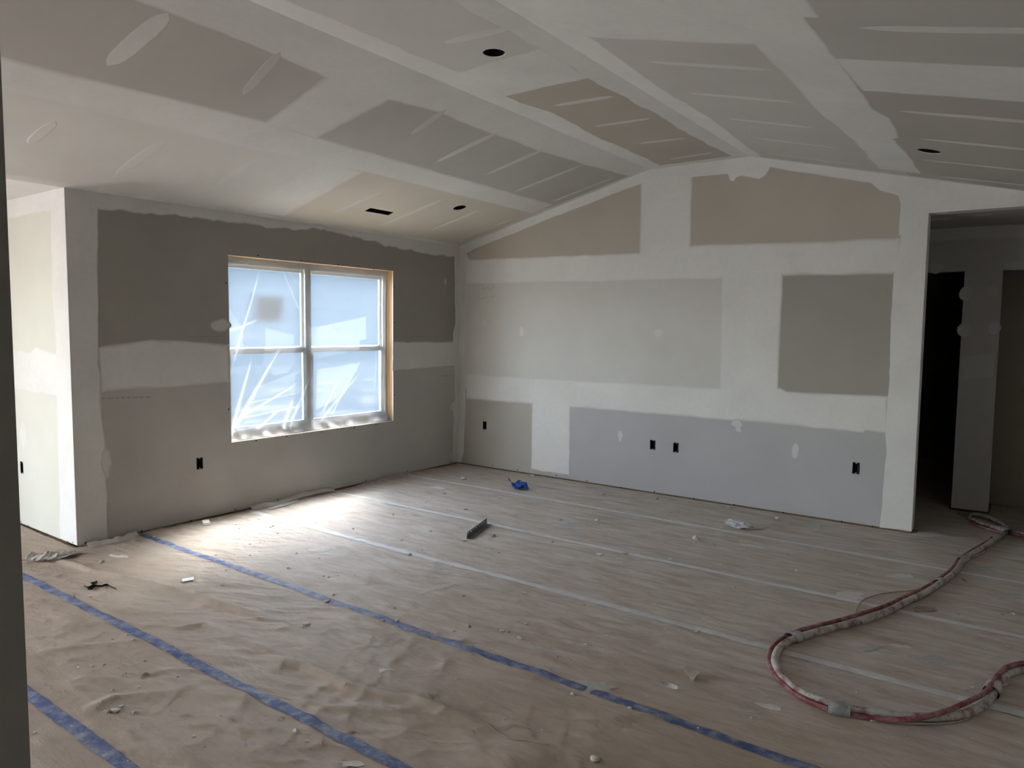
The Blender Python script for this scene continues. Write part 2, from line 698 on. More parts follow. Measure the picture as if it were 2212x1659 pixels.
def streak(surf, p0, p1, w, parent, feather=.006, amp=.003, strength=.75):
    """tapered trowel stroke over a row of fasteners; w = width in metres"""
    a, b = np.array(surf.px(*p0)), np.array(surf.px(*p1))
    L = np.linalg.norm(b - a)
    t = (b - a) / L
    nn = np.array([-t[1], t[0]])
    up, dn = [], []
    for i in range(13):
        q = i / 12
        h = w / 2 * (max(0.0, 1 - abs(2 * q - 1) ** 3.2)) ** .6 + .004
        up.append(a + (b - a) * q + nn * h)
        dn.append(a + (b - a) * q - nn * h * .9)
    return mud_poly('compound_streak', surf, [tuple(p) for p in up + dn[::-1]], parent, feather, amp, ds=.03, strength=strength)


def patch(surf, c, rx, ry, parent, feather=.012, amp=.012, rot=0.0, strength=.6):
    """spot of compound; centre in pixels, radii in metres"""
    a = surf.px(*c)
    pts = []
    for i in range(20):
        q = 2 * math.pi * i / 20
        x, y = rx * math.cos(q), ry * math.sin(q)
        pts.append((a[0] + x * math.cos(rot) - y * math.sin(rot), a[1] + x * math.sin(rot) + y * math.cos(rot)))
    return mud_poly('compound_patch', surf, pts, parent, feather, amp, ds=.03, wl=.06, strength=strength)


def screws(surf, pxs, parent):
    for p in pxs:
        a, b = surf.px(*p)
        mb = MB()
        v = [surf.three(a, b, .0022)] + [surf.three(a + .0065 * math.cos(q * math.pi / 4), b + .0065 * math.sin(q * math.pi / 4), .0012) for q in range(8)]
        mb.add(v, [(0, 1 + i, 1 + (i + 1) % 8) for i in range(8)])
        mb.build('screw', MAT['screw'], parent)


def ink_line(surf, p0, p1, parent, h=.006):
    a, b = surf.px(*p0), surf.px(*p1)
    L = math.hypot(b[0] - a[0], b[1] - a[1])
    mb = MB()
    s = 0.0
    while s < L:
        d = random.uniform(.012, .045)
        e = min(L, s + d)
        q = [(a[0] + (b[0] - a[0]) * t / L, a[1] + (b[1] - a[1]) * t / L) for t in (s, e)]
        mb.add([surf.three(q[0][0], q[0][1] - h / 2, .0007), surf.three(q[1][0], q[1][1] - h / 2, .0007),
                surf.three(q[1][0], q[1][1] + h / 2, .0007), surf.three(q[0][0], q[0][1] + h / 2, .0007)], [(0, 1, 2, 3)])
        s = e + random.uniform(.006, .02)
    return mb.build('printed_edge_marking', MAT['ink'], parent)


def struct(o):
    o['kind'] = 'structure'
    return o


DW = .0127
GAP = .019      # boards stop short of the floor

# ------------------------------------------------------------------ floor
fl = MB()
fl.box((XN - .2, YF - .2, -.06), (XR + 1.2, .16, -.001))
fl.box((2.6, .16, -.06), (XR + 1.2, 4.2, -.001))
floor = struct(fl.build('floor', MAT['ply']))

# ------------------------------------------------------------------ outlet hole helper
OUTW, OUTH = .054, .092


def out_rect(surf, px, w=OUTW, h=OUTH):
    a, b = surf.px(*px)
    j = lambda: random.uniform(-.002, .002)
    return [(a - w / 2 + j(), b - h / 2 + j()), (a + j(), b - h / 2 + j()), (a + w / 2 + j(), b - h / 2 + j()), (a + w / 2 + j(), b + j()),
            (a + w / 2 + j(), b + h / 2 + j()), (a + j(), b + h / 2 + j()), (a - w / 2 + j(), b + h / 2 + j()), (a - w / 2 + j(), b + j())]


def out_frame(surf, px, w=.058, h=.098):
    a, b = surf.px(*px)
    return rect(a - w / 2, b - h / 2, a + w / 2, b + h / 2)


OUT_LEFT = [(432, 1001)]
OUT_BACK = [(1047, 919), (1410, 961), (1460, 967), (1849, 1011.5)]
OUT_NOOK = [(47, 1010)]

# ------------------------------------------------------------------ window wall (left)
WY0, WY1, WZ0, WZ1 = -2.85, -1.02, .59, 2.10
wall_left = struct(plate('wall_left', S_LEFT, rect(YN + DW, 0, .12, HW + .08),
                         [rect(WY0 - .004, WZ0 - .004, WY1 + .004, WZ1 + .004)] + [out_frame(S_LEFT, p) for p in OUT_LEFT],
                         .15, MAT['stud'], None, -DW))
ZS = 1.22
top_poly = [(YN, ZS), (WY0, ZS), (WY0, WZ1), (WY1, WZ1), (WY1, ZS), (0, ZS), (0, HW), (YN, HW)]
low_poly = [(YN, GAP), (0, GAP), (0, ZS), (WY1, ZS), (WY1, WZ0), (WY0, WZ0), (WY0, ZS), (YN, ZS)]
plate('drywall_panel', S_LEFT, top_poly, [], DW, [MAT['paper_dark'], MAT['gypsum']], wall_left)
plate('drywall_panel', S_LEFT, low_poly, [out_rect(S_LEFT, p) for p in OUT_LEFT], DW, [MAT['paper_grey'], MAT['gypsum']], wall_left)

band(S_LEFT, [(140, 403), (214, 414), (212, 640), (217, 860), (228, 980), (232, 1172), (163, 1181)], wall_left, .015, .008, wl=.14)      # outside corner
band(S_LEFT, [(213, 750), (330, 732), (497, 741), (497, 828), (217, 846)], wall_left, .035, .008, wl=.3)
band(S_LEFT, [(848, 738), (985, 738), (985, 790), (848, 801)], wall_left, .02, .006)
band(S_LEFT, [(139, 404), (989, 536), (986, 556), (900, 545), (800, 522), (700, 500), (560, 489), (420, 470), (206, 449)], wall_left, .02, .018, wl=.12)
band(S_LEFT, [(981, 548), (990, 536), (989, 999), (977, 996), (980, 900), (975, 875), (982, 865), (981, 780), (977, 760), (979, 715), (983, 700)], wall_left, .01, .006)
patch(S_LEFT, (976, 878), .035, .045, wall_left)
patch(S_LEFT, (975, 985), .03, .06, wall_left, .02)
patch(S_LEFT, (478, 702), .09, .06, wall_left, .02)
patch(S_LEFT, (228, 1000), .04, .12, wall_left, .02)
patch(S_LEFT, (962, 610), .02, .04, wall_left, .015)
screws(S_LEFT, [(488, 611), (494, 884), (557, 552), (651, 563), (730, 572), (808, 581), (851, 620), (852, 697), (851, 853), (553, 952), (619, 943), (695, 933), (765, 924), (812, 917),
                (185, 1173), (306, 1147), (412, 1125), (508, 1101), (600, 1079), (700, 1057), (790, 1038), (880, 1018), (974, 998)], wall_left)
ink_line(S_LEFT, (220, 861), (330, 857), wall_left)
ink_line(S_LEFT, (400, 728), (490, 727), wall_left)
ink_line(S_LEFT, (886, 727), (946, 727), wall_left)
ink_line(S_LEFT, (955, 812), (978, 812), wall_left)

# ------------------------------------------------------------------ back wall
outline_frame = [(0, 0), (XO - .0135, 0), (XO - .0135, ZO + .0135), (XR, ZO + .0135), (XR, HW + .08), (X3, ZF + .09), (X2, ZF + .09), (0, HW + .08)]
wall_back = struct(plate('wall_back', S_BACK, outline_frame, [out_frame(S_BACK, p) for p in OUT_BACK], .10, MAT['stud'], None, -DW))
zl = .5 * (S_BACK.px(1008, 834)[1] + S_BACK.px(1912, 895)[1])
zu = .5 * (S_BACK.px(1010, 587)[1] + S_BACK.px(1945, 553)[1])
xt, xm, xl = S_BACK.px(1440, 450)[0], S_BACK.px(1625, 720)[0], S_BACK.px(1190, 950)[0]
XE = S_BACK.px(1935, 700)[0]


def ctop(x):
    return HW + SLOPE * x if x < X2 else (ZF if x < X3 else ZF - SLOPE * (x - X3))


plate('drywall_panel', S_BACK, [(0, zu), (xt, zu), (xt, ctop(xt)), (0, HW)] if xt < X2 else [(0, zu), (xt, zu), (xt, ZF), (X2, ZF), (0, HW)], [], DW, [MAT['paper_brown'], MAT['gypsum']], wall_back)
plate('drywall_panel', S_BACK, [(xt, zu), (XO, zu), (XO, ZO), (XR, ZO), (XR, HW + .004), (X3, ZF), (xt, ZF)] if xt > X2 else
      [(xt, zu), (XO, zu), (XO, ZO), (XR, ZO), (XR, HW + .004), (X3, ZF), (X2, ZF), (xt, ctop(xt))], [], DW, [MAT['paper_brown'], MAT['gypsum']], wall_back)
plate('drywall_panel', S_BACK, rect(0, zl, xm, zu), [], DW, [MAT['paper_light'], MAT['gypsum']], wall_back)
plate('drywall_panel', S_BACK, rect(xm, zl, XO, zu), [], DW, [MAT['paper_dark'], MAT['gypsum']], wall_back)
plate('drywall_panel', S_BACK, rect(0, GAP * .8, xl, zl), [out_rect(S_BACK, OUT_BACK[0])], DW, [MAT['paper_low'], MAT['gypsum']], wall_back)
plate('drywall_panel', S_BACK, rect(xl, GAP * .8, XO, zl), [out_rect(S_BACK, p) for p in OUT_BACK[1:]], DW, [MAT['paper_lilac'], MAT['gypsum']], wall_back)
# opening lining: jamb and soffit boards with white bead edge
jb = MB()
jb.box((XO - .0127, .0005, GAP), (XO, .125, ZO))
struct(jb.build('trim_1', MAT['mud_solid']))
jb = MB()
jb.box((XO, .0005, ZO), (XR, .125, ZO + .0127))
struct(jb.build('trim_2', MAT['mud_solid']))

band(S_BACK, [(990, 536), (1008, 545), (1014, 560), (1007, 600), (1004, 805), (1006, 862), (1004, 930), (1003, 975), (996, 999), (989, 999)], wall_back, .012, .005)
band(S_BACK, [(1004, 560), (1381, 546), (1440, 530), (1492, 530), (1945, 513), (1950, 594), (1692, 597), (1560, 602), (1004, 614)], wall_back, .035, .006, wl=.25)
band(S_BACK, [(1004, 807), (1200, 820), (1555, 838), (1685, 838), (1700, 845), (1920, 855), (1920, 937), (1870, 930), (1865, 935), (1640, 913), (1580, 909), (1232, 880), (1006, 862)], wall_back, .035, .006, wl=.25)
band(S_BACK, [(1384, 384), (1497, 364), (1491, 556), (1380, 570)], wall_back, .03, .003)
band(S_BACK, [(1559, 572), (1694, 566), (1680, 870), (1554, 864)], wall_back, .03, .003)
band(S_BACK, [(1149, 845), (1233, 850), (1230, 1026), (1193, 1022), (1147, 1014)], wall_back, .02, .004)
band(S_BACK, [(1946, 400), (2010, 400), (2006, 460), (1971, 1148), (1900, 1138), (1905, 1090), (1914, 980), (1911, 935), (1918, 850), (1928, 600), (1944, 512)], wall_back, .012, .006, wl=.16)
band(S_BACK, [(1925, 380), (2300, 425), (2300, 441), (2007, 459), (1940, 512), (1945, 440)], wall_back, .012, .004)
# rake band under the vaulted ceiling, left slope, flat, right slope
band(S_BACK, [(991, 536), (1180, 450), (1404, 367.5), (1500, 350), (1616, 333), (1720, 346), (1990, 378), (2300, 420), (2300, 432), (1960, 425), (1945, 425), (1900, 412), (1880, 396),
              (1664, 362), (1655, 378), (1640, 388), (1620, 385), (1600, 380), (1590, 384), (1585, 392), (1577, 390), (1572, 376), (1497, 383), (1384, 398), (1200, 468), (1024, 539), (1003, 552)], wall_back, .012, .004)
patch(S_BACK, (1047, 697), .05, .04, wall_back, .03)
patch(S_BACK, (1127, 716), .035, .06, wall_back, .01)
patch(S_BACK, (1422, 719), .05, .04, wall_back, .02)
patch(S_BACK, (1340, 941), .03, .06, wall_back, .015)
patch(S_BACK, (1718, 975), .035, .075, wall_back, .012)
patch(S_BACK, (1597, 929), .03, .03, wall_back, .01)
patch(S_BACK, (1573, 931), .018, .018, wall_back, .01)
patch(S_BACK, (1593, 915), .05, .04, wall_back, .01)
screws(S_BACK, [(1007, 997), (1064, 1005), (1118, 1015), (1202, 1027), (1268, 1039), (1342, 1053), (1414, 1062), (1499, 1077), (1586, 1090), (1692, 1107), (1818, 1126), (1885, 1137)], wall_back)
# pencilled scribble near the corner of the wall boards
for pts in ([(1040, 616), (1046, 627), (1052, 620), (1060, 628), (1068, 617)], [(1034, 634), (1035, 646), (1042, 645), (1070, 639), (1050, 655)],
            [(1699, 603), (1708, 606), (1716, 601), (1712, 610)], [(1912, 619), (1918, 624), (1910, 630), (1921, 628)]):
    mb = MB()
    mb.tube([S_BACK.hit(*p) + S_BACK.N * .001 for p in pts], .0013, 4)
    mb.build('pencil_mark', MAT['ink'], wall_back)

# ------------------------------------------------------------------ nook wall (bright return wall beside the window wall)
wall_nook = struct(plate('wall_nook', S_NOOK, rect(XN, 0, -DW, HW + .05), [out_frame(S_NOOK, p) for p in OUT_NOOK], .12, MAT['stud'], None, -DW))
plate('drywall_panel', S_NOOK, rect(XN, ZS, -.0001, HW), [], DW, [MAT['paper_cream'], MAT['gypsum']], wall_nook)
plate('drywall_panel', S_NOOK, rect(XN, GAP, -.0001, ZS), [out_rect(S_NOOK, p) for p in OUT_NOOK], DW, [MAT['paper_cream'], MAT['gypsum']], wall_nook)
uvband(S_NOOK, [(-.26, .02), (0, .02), (0, 2.44), (-.22, 2.44), (-.24, 1.8), (-.21, 1.3), (-.24, .9)], wall_nook, .012, .01, wl=.2)
uvband(S_NOOK, [(-1.58, 1.05), (-.2, 1.04), (-.2, 1.33), (-.55, 1.37), (-.62, 1.33), (-1.58, 1.36)], wall_nook, .02, .01)
uvband(S_NOOK, [(-1.58, 2.30), (-.2, 2.31), (0, 2.44), (-1.58, 2.44)], wall_nook, .02, .01)
patch(S_NOOK, (50, 940), .06, .10, wall_nook, .01, .01)
screws(S_NOOK, [(46, 1127), (62, 1136), (102, 1154), (133, 1166), (147, 1170), (158, 1172)], wall_nook)

# ------------------------------------------------------------------ ceiling
ceiling = struct(empty('ceiling'))
can_l = S_CL.px(993, 449)
can_f = S_CF.px(1067, 115)
can_r = S_CR.px(2007, 327)
vent_q = [S_CL.px(*p) for p in ((783, 455), (805, 448.5), (852, 460), (838, 466.5))]
vc = (sum(p[0] for p in vent_q) / 4, sum(p[1] for p in vent_q) / 4)
vent_r = rect(vc[0] - .042, vc[1] - .145, vc[0] + .042, vc[1] + .145)
CR_ = .062


def circ(c, r=CR_, n=20, jit=.0):
    return [(c[0] + (r + random.uniform(-jit, jit)) * math.cos(2 * math.pi * i / n), c[1] + (r + random.uniform(-jit, jit)) * math.sin(2 * math.pi * i / n)) for i in range(n)]


def cboard(surf, a0, a1, y0, y1, mat, holes=()):
    b = plate('ceiling_board', surf, rect(a0, y0, a1, y1), list(holes), DW, [mat, MAT['gypsum']], ceiling)
    return b


UL = X2 * CO
UR = (XR - X3) * CO
u1 = 1.21 * CO
ys1, ys2, ys3, ys4, ys5 = -2.58, -3.24, -2.68, -3.32, -2.66
cboard(S_CL, 0, u1, ys1, 0, MAT['paper_tan'], [circ(can_l), vent_r])
cboard(S_CL, 0, u1, -6.24, ys1, MAT['paper_pale'])
cboard(S_CL, 0, u1, YF, -6.24, MAT['paper_pale'])
cboard(S_CL, u1, UL, ys2, 0, MAT['paper_grey'])
cboard(S_CL, u1, UL, -6.9, ys2, MAT['paper_grey'])
cboard(S_CL, u1, UL, YF, -6.9, MAT['paper_grey'])
cboard(S_CF, X2, X3, ys3, 0, MAT['paper_brown'])
cboard(S_CF, X2, X3, -6.3, ys3, MAT['paper_light'], [circ(can_f, CR_, 22, .003)])
cboard(S_CF, X2, X3, YF, -6.3, MAT['paper_light'])
cboard(S_CR, 0, u1, ys4, 0, MAT['paper_mid'])
cboard(S_CR, 0, u1, YF, ys4, MAT['paper_light'])
cboard(S_CR, u1, UR, ys5, 0, MAT['paper_low'], [circ(can_r, .068)])
cboard(S_CR, u1, UR, YF, ys5, MAT['paper_grey'])
# roof framing deck above the boards keeps daylight out
for nm, sf, a0, a1, hl in (('l', S_CL, -.010, UL + .02, [circ(can_l, .075), [(p[0] * 1, p[1]) for p in rect(vc[0] - .06, vc[1] - .165, vc[0] + .06, vc[1] + .165)]]),
                           ('f', S_CF, X2 - .01, X3 + .01, [circ(can_f, .075)]), ('r', S_CR, -.02, UR + 1.2, [circ(can_r, .082)])):
    plate('ceiling_deck', sf, rect(a0, YF - .15, a1, .25), hl, .05, MAT['pine'], ceiling, -.0135)

CB = lambda surf, pxs, f=.05, a=.006, **k: band(surf, pxs, ceiling, f, a, **k)
# joint along the left slope, between its two rows of boards
uvband(S_CL, [(1.10 * CO, -9.5), (1.29 * CO, -9.5), (1.33 * CO, -4.6), (1.38 * CO, -3.5), (1.36 * CO, -3.0), (1.34 * CO, -2.0), (1.31 * CO, -.1), (1.04 * CO, -.1), (1.05 * CO, -1.2), (1.07 * CO, -2.4), (1.02 * CO, -3.0), (1.03 * CO, -4.8)], ceiling, .05, .008, wl=.5)
# crease between left slope and flat
uvband(S_CL, [(2.02 * CO, -9.5), (UL, -9.5), (UL, -.02), (2.10 * CO, -.05), (2.03 * CO, -.6), (1.98 * CO, -1.5), (2.0 * CO, -2.6), (1.93 * CO, -3.2), (2.0 * CO, -4)], ceiling, .03, .014, wl=.2)
uvband(S_CF, [(X2, -9.5), (2.44, -9.5), (2.43, -4), (2.47, -3), (2.45, -2.2), (2.50, -2.0), (2.44, -1.2), (2.46, -.5), (2.42, -.03), (X2, -.02)], ceiling, .015, .012, wl=.14)
# crease between flat and right slope
uvband(S_CF, [(X3, -9.5), (3.05, -9.5), (3.03, -4), (3.06, -3), (3.04, -2.3), (3.07, -1.6), (3.05, -.9), (3.08, -.03), (X3, -.02)], ceiling, .015, .012, wl=.14)
uvband(S_CR, [(0, -9.5), (.20, -9.5), (.19, -4), (.22, -3), (.17, -2.2), (.20, -1.4), (.15, -.6), (.12, -.02), (0, -.02)], ceiling, .018, .010, wl=.16)
# joint along the right slope
band(S_CR, [(1555, -60), (1690, -60), (1720, 10), (1800, 120), (1860, 195), (1885, 235), (1925, 255), (1942, 298), (1930, 300), (1960, 330), (1990, 375), (1896, 364), (1850, 310), (1760, 235), (1630, 95), (1600, 60)], ceiling, .02, .010, wl=.2)
uvband(S_CR, [(1.13 * CO, -9.5), (1.36 * CO, -9.5), (1.36 * CO, -3.4), (1.10 * CO, -3.4)], ceiling, .03, .008, wl=.3)
# butt joints across the boards
uvband(S_CL, [(.06, -2.76), (1.07 * CO, -2.80), (1.08 * CO, -2.38), (.08, -2.36)], ceiling, .05, .006)
uvband(S_CL, [(1.33 * CO, -3.46), (2.02 * CO, -3.50), (2.02 * CO, -2.98), (1.33 * CO, -3.04)], ceiling, .05, .006)
uvband(S_CF, [(2.42, -2.94), (3.06, -2.98), (3.06, -2.44), (2.42, -2.44)], ceiling, .02, .010)
uvband(S_CR, [(.15, -3.58), (1.13 * CO, -3.62), (1.13 * CO, -3.05), (.15, -3.06)], ceiling, .04, .006)
uvband(S_CR, [(1.30 * CO, -2.92), (UR, -2.92), (UR, -2.42), (1.32 * CO, -2.42)], ceiling, .02, .004)
# corner bands along walls
uvband(S_CL, [(.0, YN), (.0, -.01), (.05, -.05), (.07, -.6), (.06, -1.4), (.05, -2.2), (.09, -3), (.07, YN)], ceiling, .012, .006)
uvband(S_CL, [(.0, YN), (.07, YN), (.10, -4.6), (.08, -9.5), (0, -9.5)], ceiling, .02, .008)
uvband(S_CL, [(.02, -.0), (UL, -.0), (UL, -.05), (1.3 * CO, -.06), (.05, -.05)], ceiling, .008, .003)
uvband(S_CF, [(X2, 0), (X3, 0), (X3, -.10), (X2, -.10)], ceiling, .008, .006)
uvband(S_CR, [(0, 0), (UR, 0), (UR, -.05), (0, -.05)], ceiling, .008, .003)
# trowel strokes over the fasteners
ST = lambda s, a, b, w, st=.75: streak(s, a, b, w, ceiling, strength=st)
ST(S_CL, (232, 142), (365, 26), .10)
ST(S_CL, (525, 205), (605, 112), .06, .25)
ST(S_CL, (250, 378), (358, 302), .075, .6)
ST(S_CL, (470, 398), (548, 344), .065, .4)
ST(S_CL, (60, 310), (120, 262), .06, .35)
ST(S_CL, (890, 290), (965, 234), .05, .35)
ST(S_CL, (940, 351), (1076, 285), .055)
ST(S_CL, (1045, 379), (1182, 319), .05)
ST(S_CL, (1112, 414), (1256, 357), .05)
ST(S_CL, (1194, 435), (1334, 380), .04)
ST(S_CL, (712, 463), (828, 413), .05, .5)
ST(S_CL, (824, 486), (954, 432), .055)
ST(S_CL, (927, 498), (1035, 454), .045)
ST(S_CL, (1000, 515), (1106, 474), .035)
ST(S_CF, (958, 93), (1110, 58), .07)
ST(S_CF, (1197, 228), (1327, 207), .06)
ST(S_CF, (1284, 273), (1408, 255), .055)
ST(S_CF, (1379, 310), (1481, 298), .05)
ST(S_CF, (1446, 344), (1541, 329), .045)
ST(S_CR, (1397, 133), (1668, 151), .055)
ST(S_CR, (1481, 200), (1722, 221), .055)
ST(S_CR, (1568, 255), (1757, 276), .05)
ST(S_CR, (1628, 297), (1811, 320), .045)
ST(S_CR, (1668, 333), (1852, 356), .035)
ST(S_CR, (1858, 60), (2330, 68), .06)
ST(S_CR, (1940, 239), (2330, 272), .055)
ST(S_CR, (1986, 299), (2330, 334), .05)
ST(S_CR, (1994, 345), (2330, 380), .045)
ST(S_CR, (2035, 381), (2330, 412), .035)

# flat ceiling of the nook
ceil_nook = struct(plate('ceiling_nook', S_CN, rect(XN, YF, -.001, YN), [], .05, MAT['mud_solid'], None, 0))
# ------------------------------------------------------------------ remaining shell
sh = MB()
sh.box((XR + DW, YF, 0), (XR + .12, .0, HW + .02))
wall_right = struct(sh.build('wall_right', MAT['stud']))
S_RIGHT = Surf((XR, 0, 0), (0, 1, 0), (0, 0, 1), (-1, 0, 0))
for (a0, a1, b0, b1, mt) in ((-3.66, 0, GAP, 1.22, 'paper_grey'), (-7.32, -3.66, GAP, 1.22, 'paper_light'), (YF, -7.32, GAP, 1.22, 'paper_grey'),
                             (-2.44, 0, 1.22, HW, 'paper_light'), (-6.1, -2.44, 1.22, HW, 'paper_grey'), (YF, -6.1, 1.22, HW, 'paper_light')):
    plate('drywall_panel', S_RIGHT, rect(a0, b0, a1, b1), [], DW, [MAT[mt], MAT['gypsum']], wall_right)
uvband(S_RIGHT, rect(YF, 1.09, -.0, 1.35), wall_right, .03, .006)
uvband(S_RIGHT, rect(-3.84, .03, -3.48, 1.15), wall_right, .03, .006)
uvband(S_RIGHT, rect(-2.62, 1.3, -2.26, HW), wall_right, .03, .006)
uvband(S_RIGHT, rect(YF, 2.33, -.0, HW + .03), wall_right, .02, .01)
sh = MB()        # hallway side wall whose end shows at the left edge of the view
sh.box((XO - .125, YF, 0), (XO, -5.9872, HW + .45))
struct(sh.build('wall_hallway_end', MAT['paper_dark']))
sh = MB()        # front wall with its glazed opening left open
sh.box((XN - .12, YF - .12, 0), (-1.3, YF, HW))
sh.box((.0, YF - .12, 0), (XR + .12, YF, ZF + .1))
sh.box((-1.3, YF - .12, 2.1), (.0, YF, ZF + .1))
struct(sh.build('wall_front', MAT['paper_grey']))
sh = MB()        # nook far wall with patio opening
sh.box((XN - .12, YF, 0), (XN, -6.8, HW))
sh.box((XN - .12, -5.5, 0), (XN, YN, HW))
sh.box((XN - .12, -6.8, 2.1), (XN, -5.5, HW))
struct(sh.build('wall_nook_far', MAT['paper_grey']))

# ------------------------------------------------------------------ hallway beyond the opening
hdt = S_HALL.px(2083, 585)[1]
hx0, hx1 = S_HALL.px(2060, 1000)[0], S_HALL.px(2140, 1000)[0]
wall_hall = struct(plate('wall_hall', S_HALL, [(2.7, GAP), (3.95, GAP), (3.95, hdt), (hx0, hdt), (hx0, GAP), (hx1, GAP), (hx1, hdt), (5.76, hdt), (5.76, GAP), (6.6, GAP), (6.6, HW), (2.7, HW)], [], .12,
                         [MAT['paper_light'], MAT['gypsum']]))
hb = lambda pxs, f=.02, a=.006: band(S_HALL, pxs, wall_hall, f, a)
hb([(1990, 494), (2320, 478), (2320, 510), (1990, 522)])
hb([(2078, 770), (2150, 760), (2147, 815), (2074, 826)], .03)
patch(S_HALL, (2022, 578), .06, .05, wall_hall)
patch(S_HALL, (2087, 634), .05, .06, wall_hall)
patch(S_HALL, (2145, 628), .05, .05, wall_hall)
patch(S_HALL, (2085, 712), .06, .06, wall_hall)
patch(S_HALL, (2148, 709), .04, .05, wall_hall)
patch(S_HALL, (2190, 573), .07, .04, wall_hall)
hc = MB()
hc.box((2.7, .10, HW + .002), (6.6, 1.2, HW + .05))
ceil_hall = struct(hc.build('ceiling_hall', MAT['paper_grey']))
S_CH = Surf((0, 0, HW + .002), (1, 0, 0), (0, 1, 0), (0, 0, -1))
streak(S_CH, (1990, 476), (2060, 472), .05, ceil_hall)
streak(S_CH, (2104, 466), (2142, 463), .06, ceil_hall)
sh = MB()
sh.box((2.58, .10, 0), (2.7, 1.08, HW))
struct(sh.build('wall_hall_left', MAT['paper_grey']))
sh = MB()
sh.box((6.6, -.0, 0), (6.72, 1.2, HW))
sh.box((XR, -.0, 0), (6.6, .1127, HW))
struct(sh.build('wall_hall_right', MAT['paper_grey']))
sh = MB()        # closet seen through the right doorway, bedroom through the left one
sh.box((hx1 - .14, 1.20, 0), (hx1 - .03, 1.56, HW))
sh.box((hx1 - .14, 1.56, 0), (6.6, 1.66, HW))
sh.box((6.0, 1.20, 0), (6.1, 1.56, HW))
sh.box((hx1 - .14, 1.2, HW), (6.6, 1.66, HW + .05))
struct(sh.build('wall_closet', MAT['paper_brown']))
sh = MB()
sh.box((2.7, 1.2, 0), (2.8, 4.0, HW))
sh.box((2.7, 4.0, 0), (5.3, 4.1, HW))
sh.box((hx1 - .14, 1.66, 0), (hx1 - .03, 4.0, HW))
sh.box((2.7, 1.2, HW), (5.3, 4.1, HW + .05))
struct(sh.build('wall_bedroom', MAT['paper_dark']))

# ------------------------------------------------------------------ window unit
window = struct(empty('window_1', (-.13, (WY0 + WY1) / 2, WZ0)))


def wpart(name, boxes, mat, parent):
    mb = MB()
    for a, b in boxes:
        mb.box(a, b)
    o = mb.build(name, mat, parent)
    if parent is window:
        o.matrix_parent_inverse = Matrix.Translation(Vector(window.location)).inverted()
    return o


ym = -1.995
zr = 1.315
FX0, FX1 = -.160, -.095
e = .001
wpart('frame', [((FX0, WY0, WZ0), (FX1, WY0 + .05, WZ1)), ((FX0, WY1 - .05, WZ0), (FX1, WY1, WZ1)),
                ((FX0, WY0 + .05, WZ1 - .055), (FX1, WY1 - .05, WZ1)), ((FX0, WY0 + .05, WZ0), (FX1, WY1 - .05, WZ0 + .055))], MAT['vinyl'], window)
wpart('mullion', [((FX0, ym - .032, WZ0 + .055), (FX1, ym + .032, WZ1 - .055))], MAT['vinyl'], window)
for (a, b) in ((WY0 + .05, ym - .032), (ym + .032, WY1 - .05)):
    # upper sash further out, lower sash further in
    up = wpart('upper_sash', [((-.150, a, zr), (-.128, b, zr + .042)), ((-.150, a, zr + .042), (-.128, a + .02, WZ1 - .055)), ((-.150, b - .02, zr + .042), (-.128, b, WZ1 - .055)),
                              ((-.150, a + .02, WZ1 - .085), (-.128, b - .02, WZ1 - .055))], MAT['vinyl'], window)
    wpart('pane', [((-.141, a + .02, zr + .042), (-.137, b - .02, WZ1 - .085))], MAT['glass'], up)
    lo = wpart('lower_sash', [((-.127, a, zr - .012), (-.103, b, zr + .032)), ((-.127, a, WZ0 + .1), (-.103, a + .024, zr - .012)), ((-.127, b - .024, WZ0 + .1), (-.103, b, zr - .012)),
                              ((-.127, a, WZ0 + .055), (-.103, b, WZ0 + .1))], MAT['vinyl'], window)
    wpart('pane', [((-.117, a + .024, WZ0 + .1), (-.113, b - .024, zr - .012))], MAT['glass'], lo)
    wpart('sash_lock', [((-.103, (a + b) / 2 - .03, zr + .012), (-.092, (a + b) / 2 + .03, zr + .030))], MAT['vinyl'], lo)
    # foam and shim gap around the unit
wpart('wood_buck', [((-.094, WY1 - .0, WZ0), (-.0005 - DW, WY1 + .003, WZ1))], MAT['pine'], window)
wpart('wood_header', [((-.094, WY0, WZ1), (-.0005 - DW, WY1, WZ1 + .003))], MAT['pine'], window)

# ------------------------------------------------------------------ plastic sheeting over the window
NY, NZ = 230, 200
fy = np.linspace(WY0 + .004, WY1 - .012, NY)
fz = np.linspace(WZ0 + .004, WZ1 - .004, NZ)
Yg, Zg = np.meshgrid(fy, fz, indexing='ij')
a_ = (Yg - WY0) / (WY1 - WY0)
b_ = (Zg - WZ0) / (WZ1 - WZ0)
depth = -.072 + .012 * (vn(a_ * 3, b_ * 3, 5) - .5)
fold = .055 + .025 * (vn(a_ * 4, b_ * 4, 6) - .5)


def crease(p, q, w, h, f, taper=1.0):
    """fold from p to q (window fractions)"""
    global depth, fold
    px_, py_ = p
    dx, dy = q[0] - p[0], (q[1] - p[1])
    L = math.hypot(dx, dy)
    t = ((a_ - px_) * dx + (b_ - py_) * dy) / L / L
    d = ((a_ - px_) * dy - (b_ - py_) * dx) / L
    ww = w * (.4 + .6 * np.clip(1 - t * taper, .15, 1))
    g = np.exp(-(d / ww) ** 2) * np.clip(t * 12, 0, 1) * np.clip((1 - t) * 6, 0, 1)
    depth = depth + h * g
    fold = fold + f * g * .5


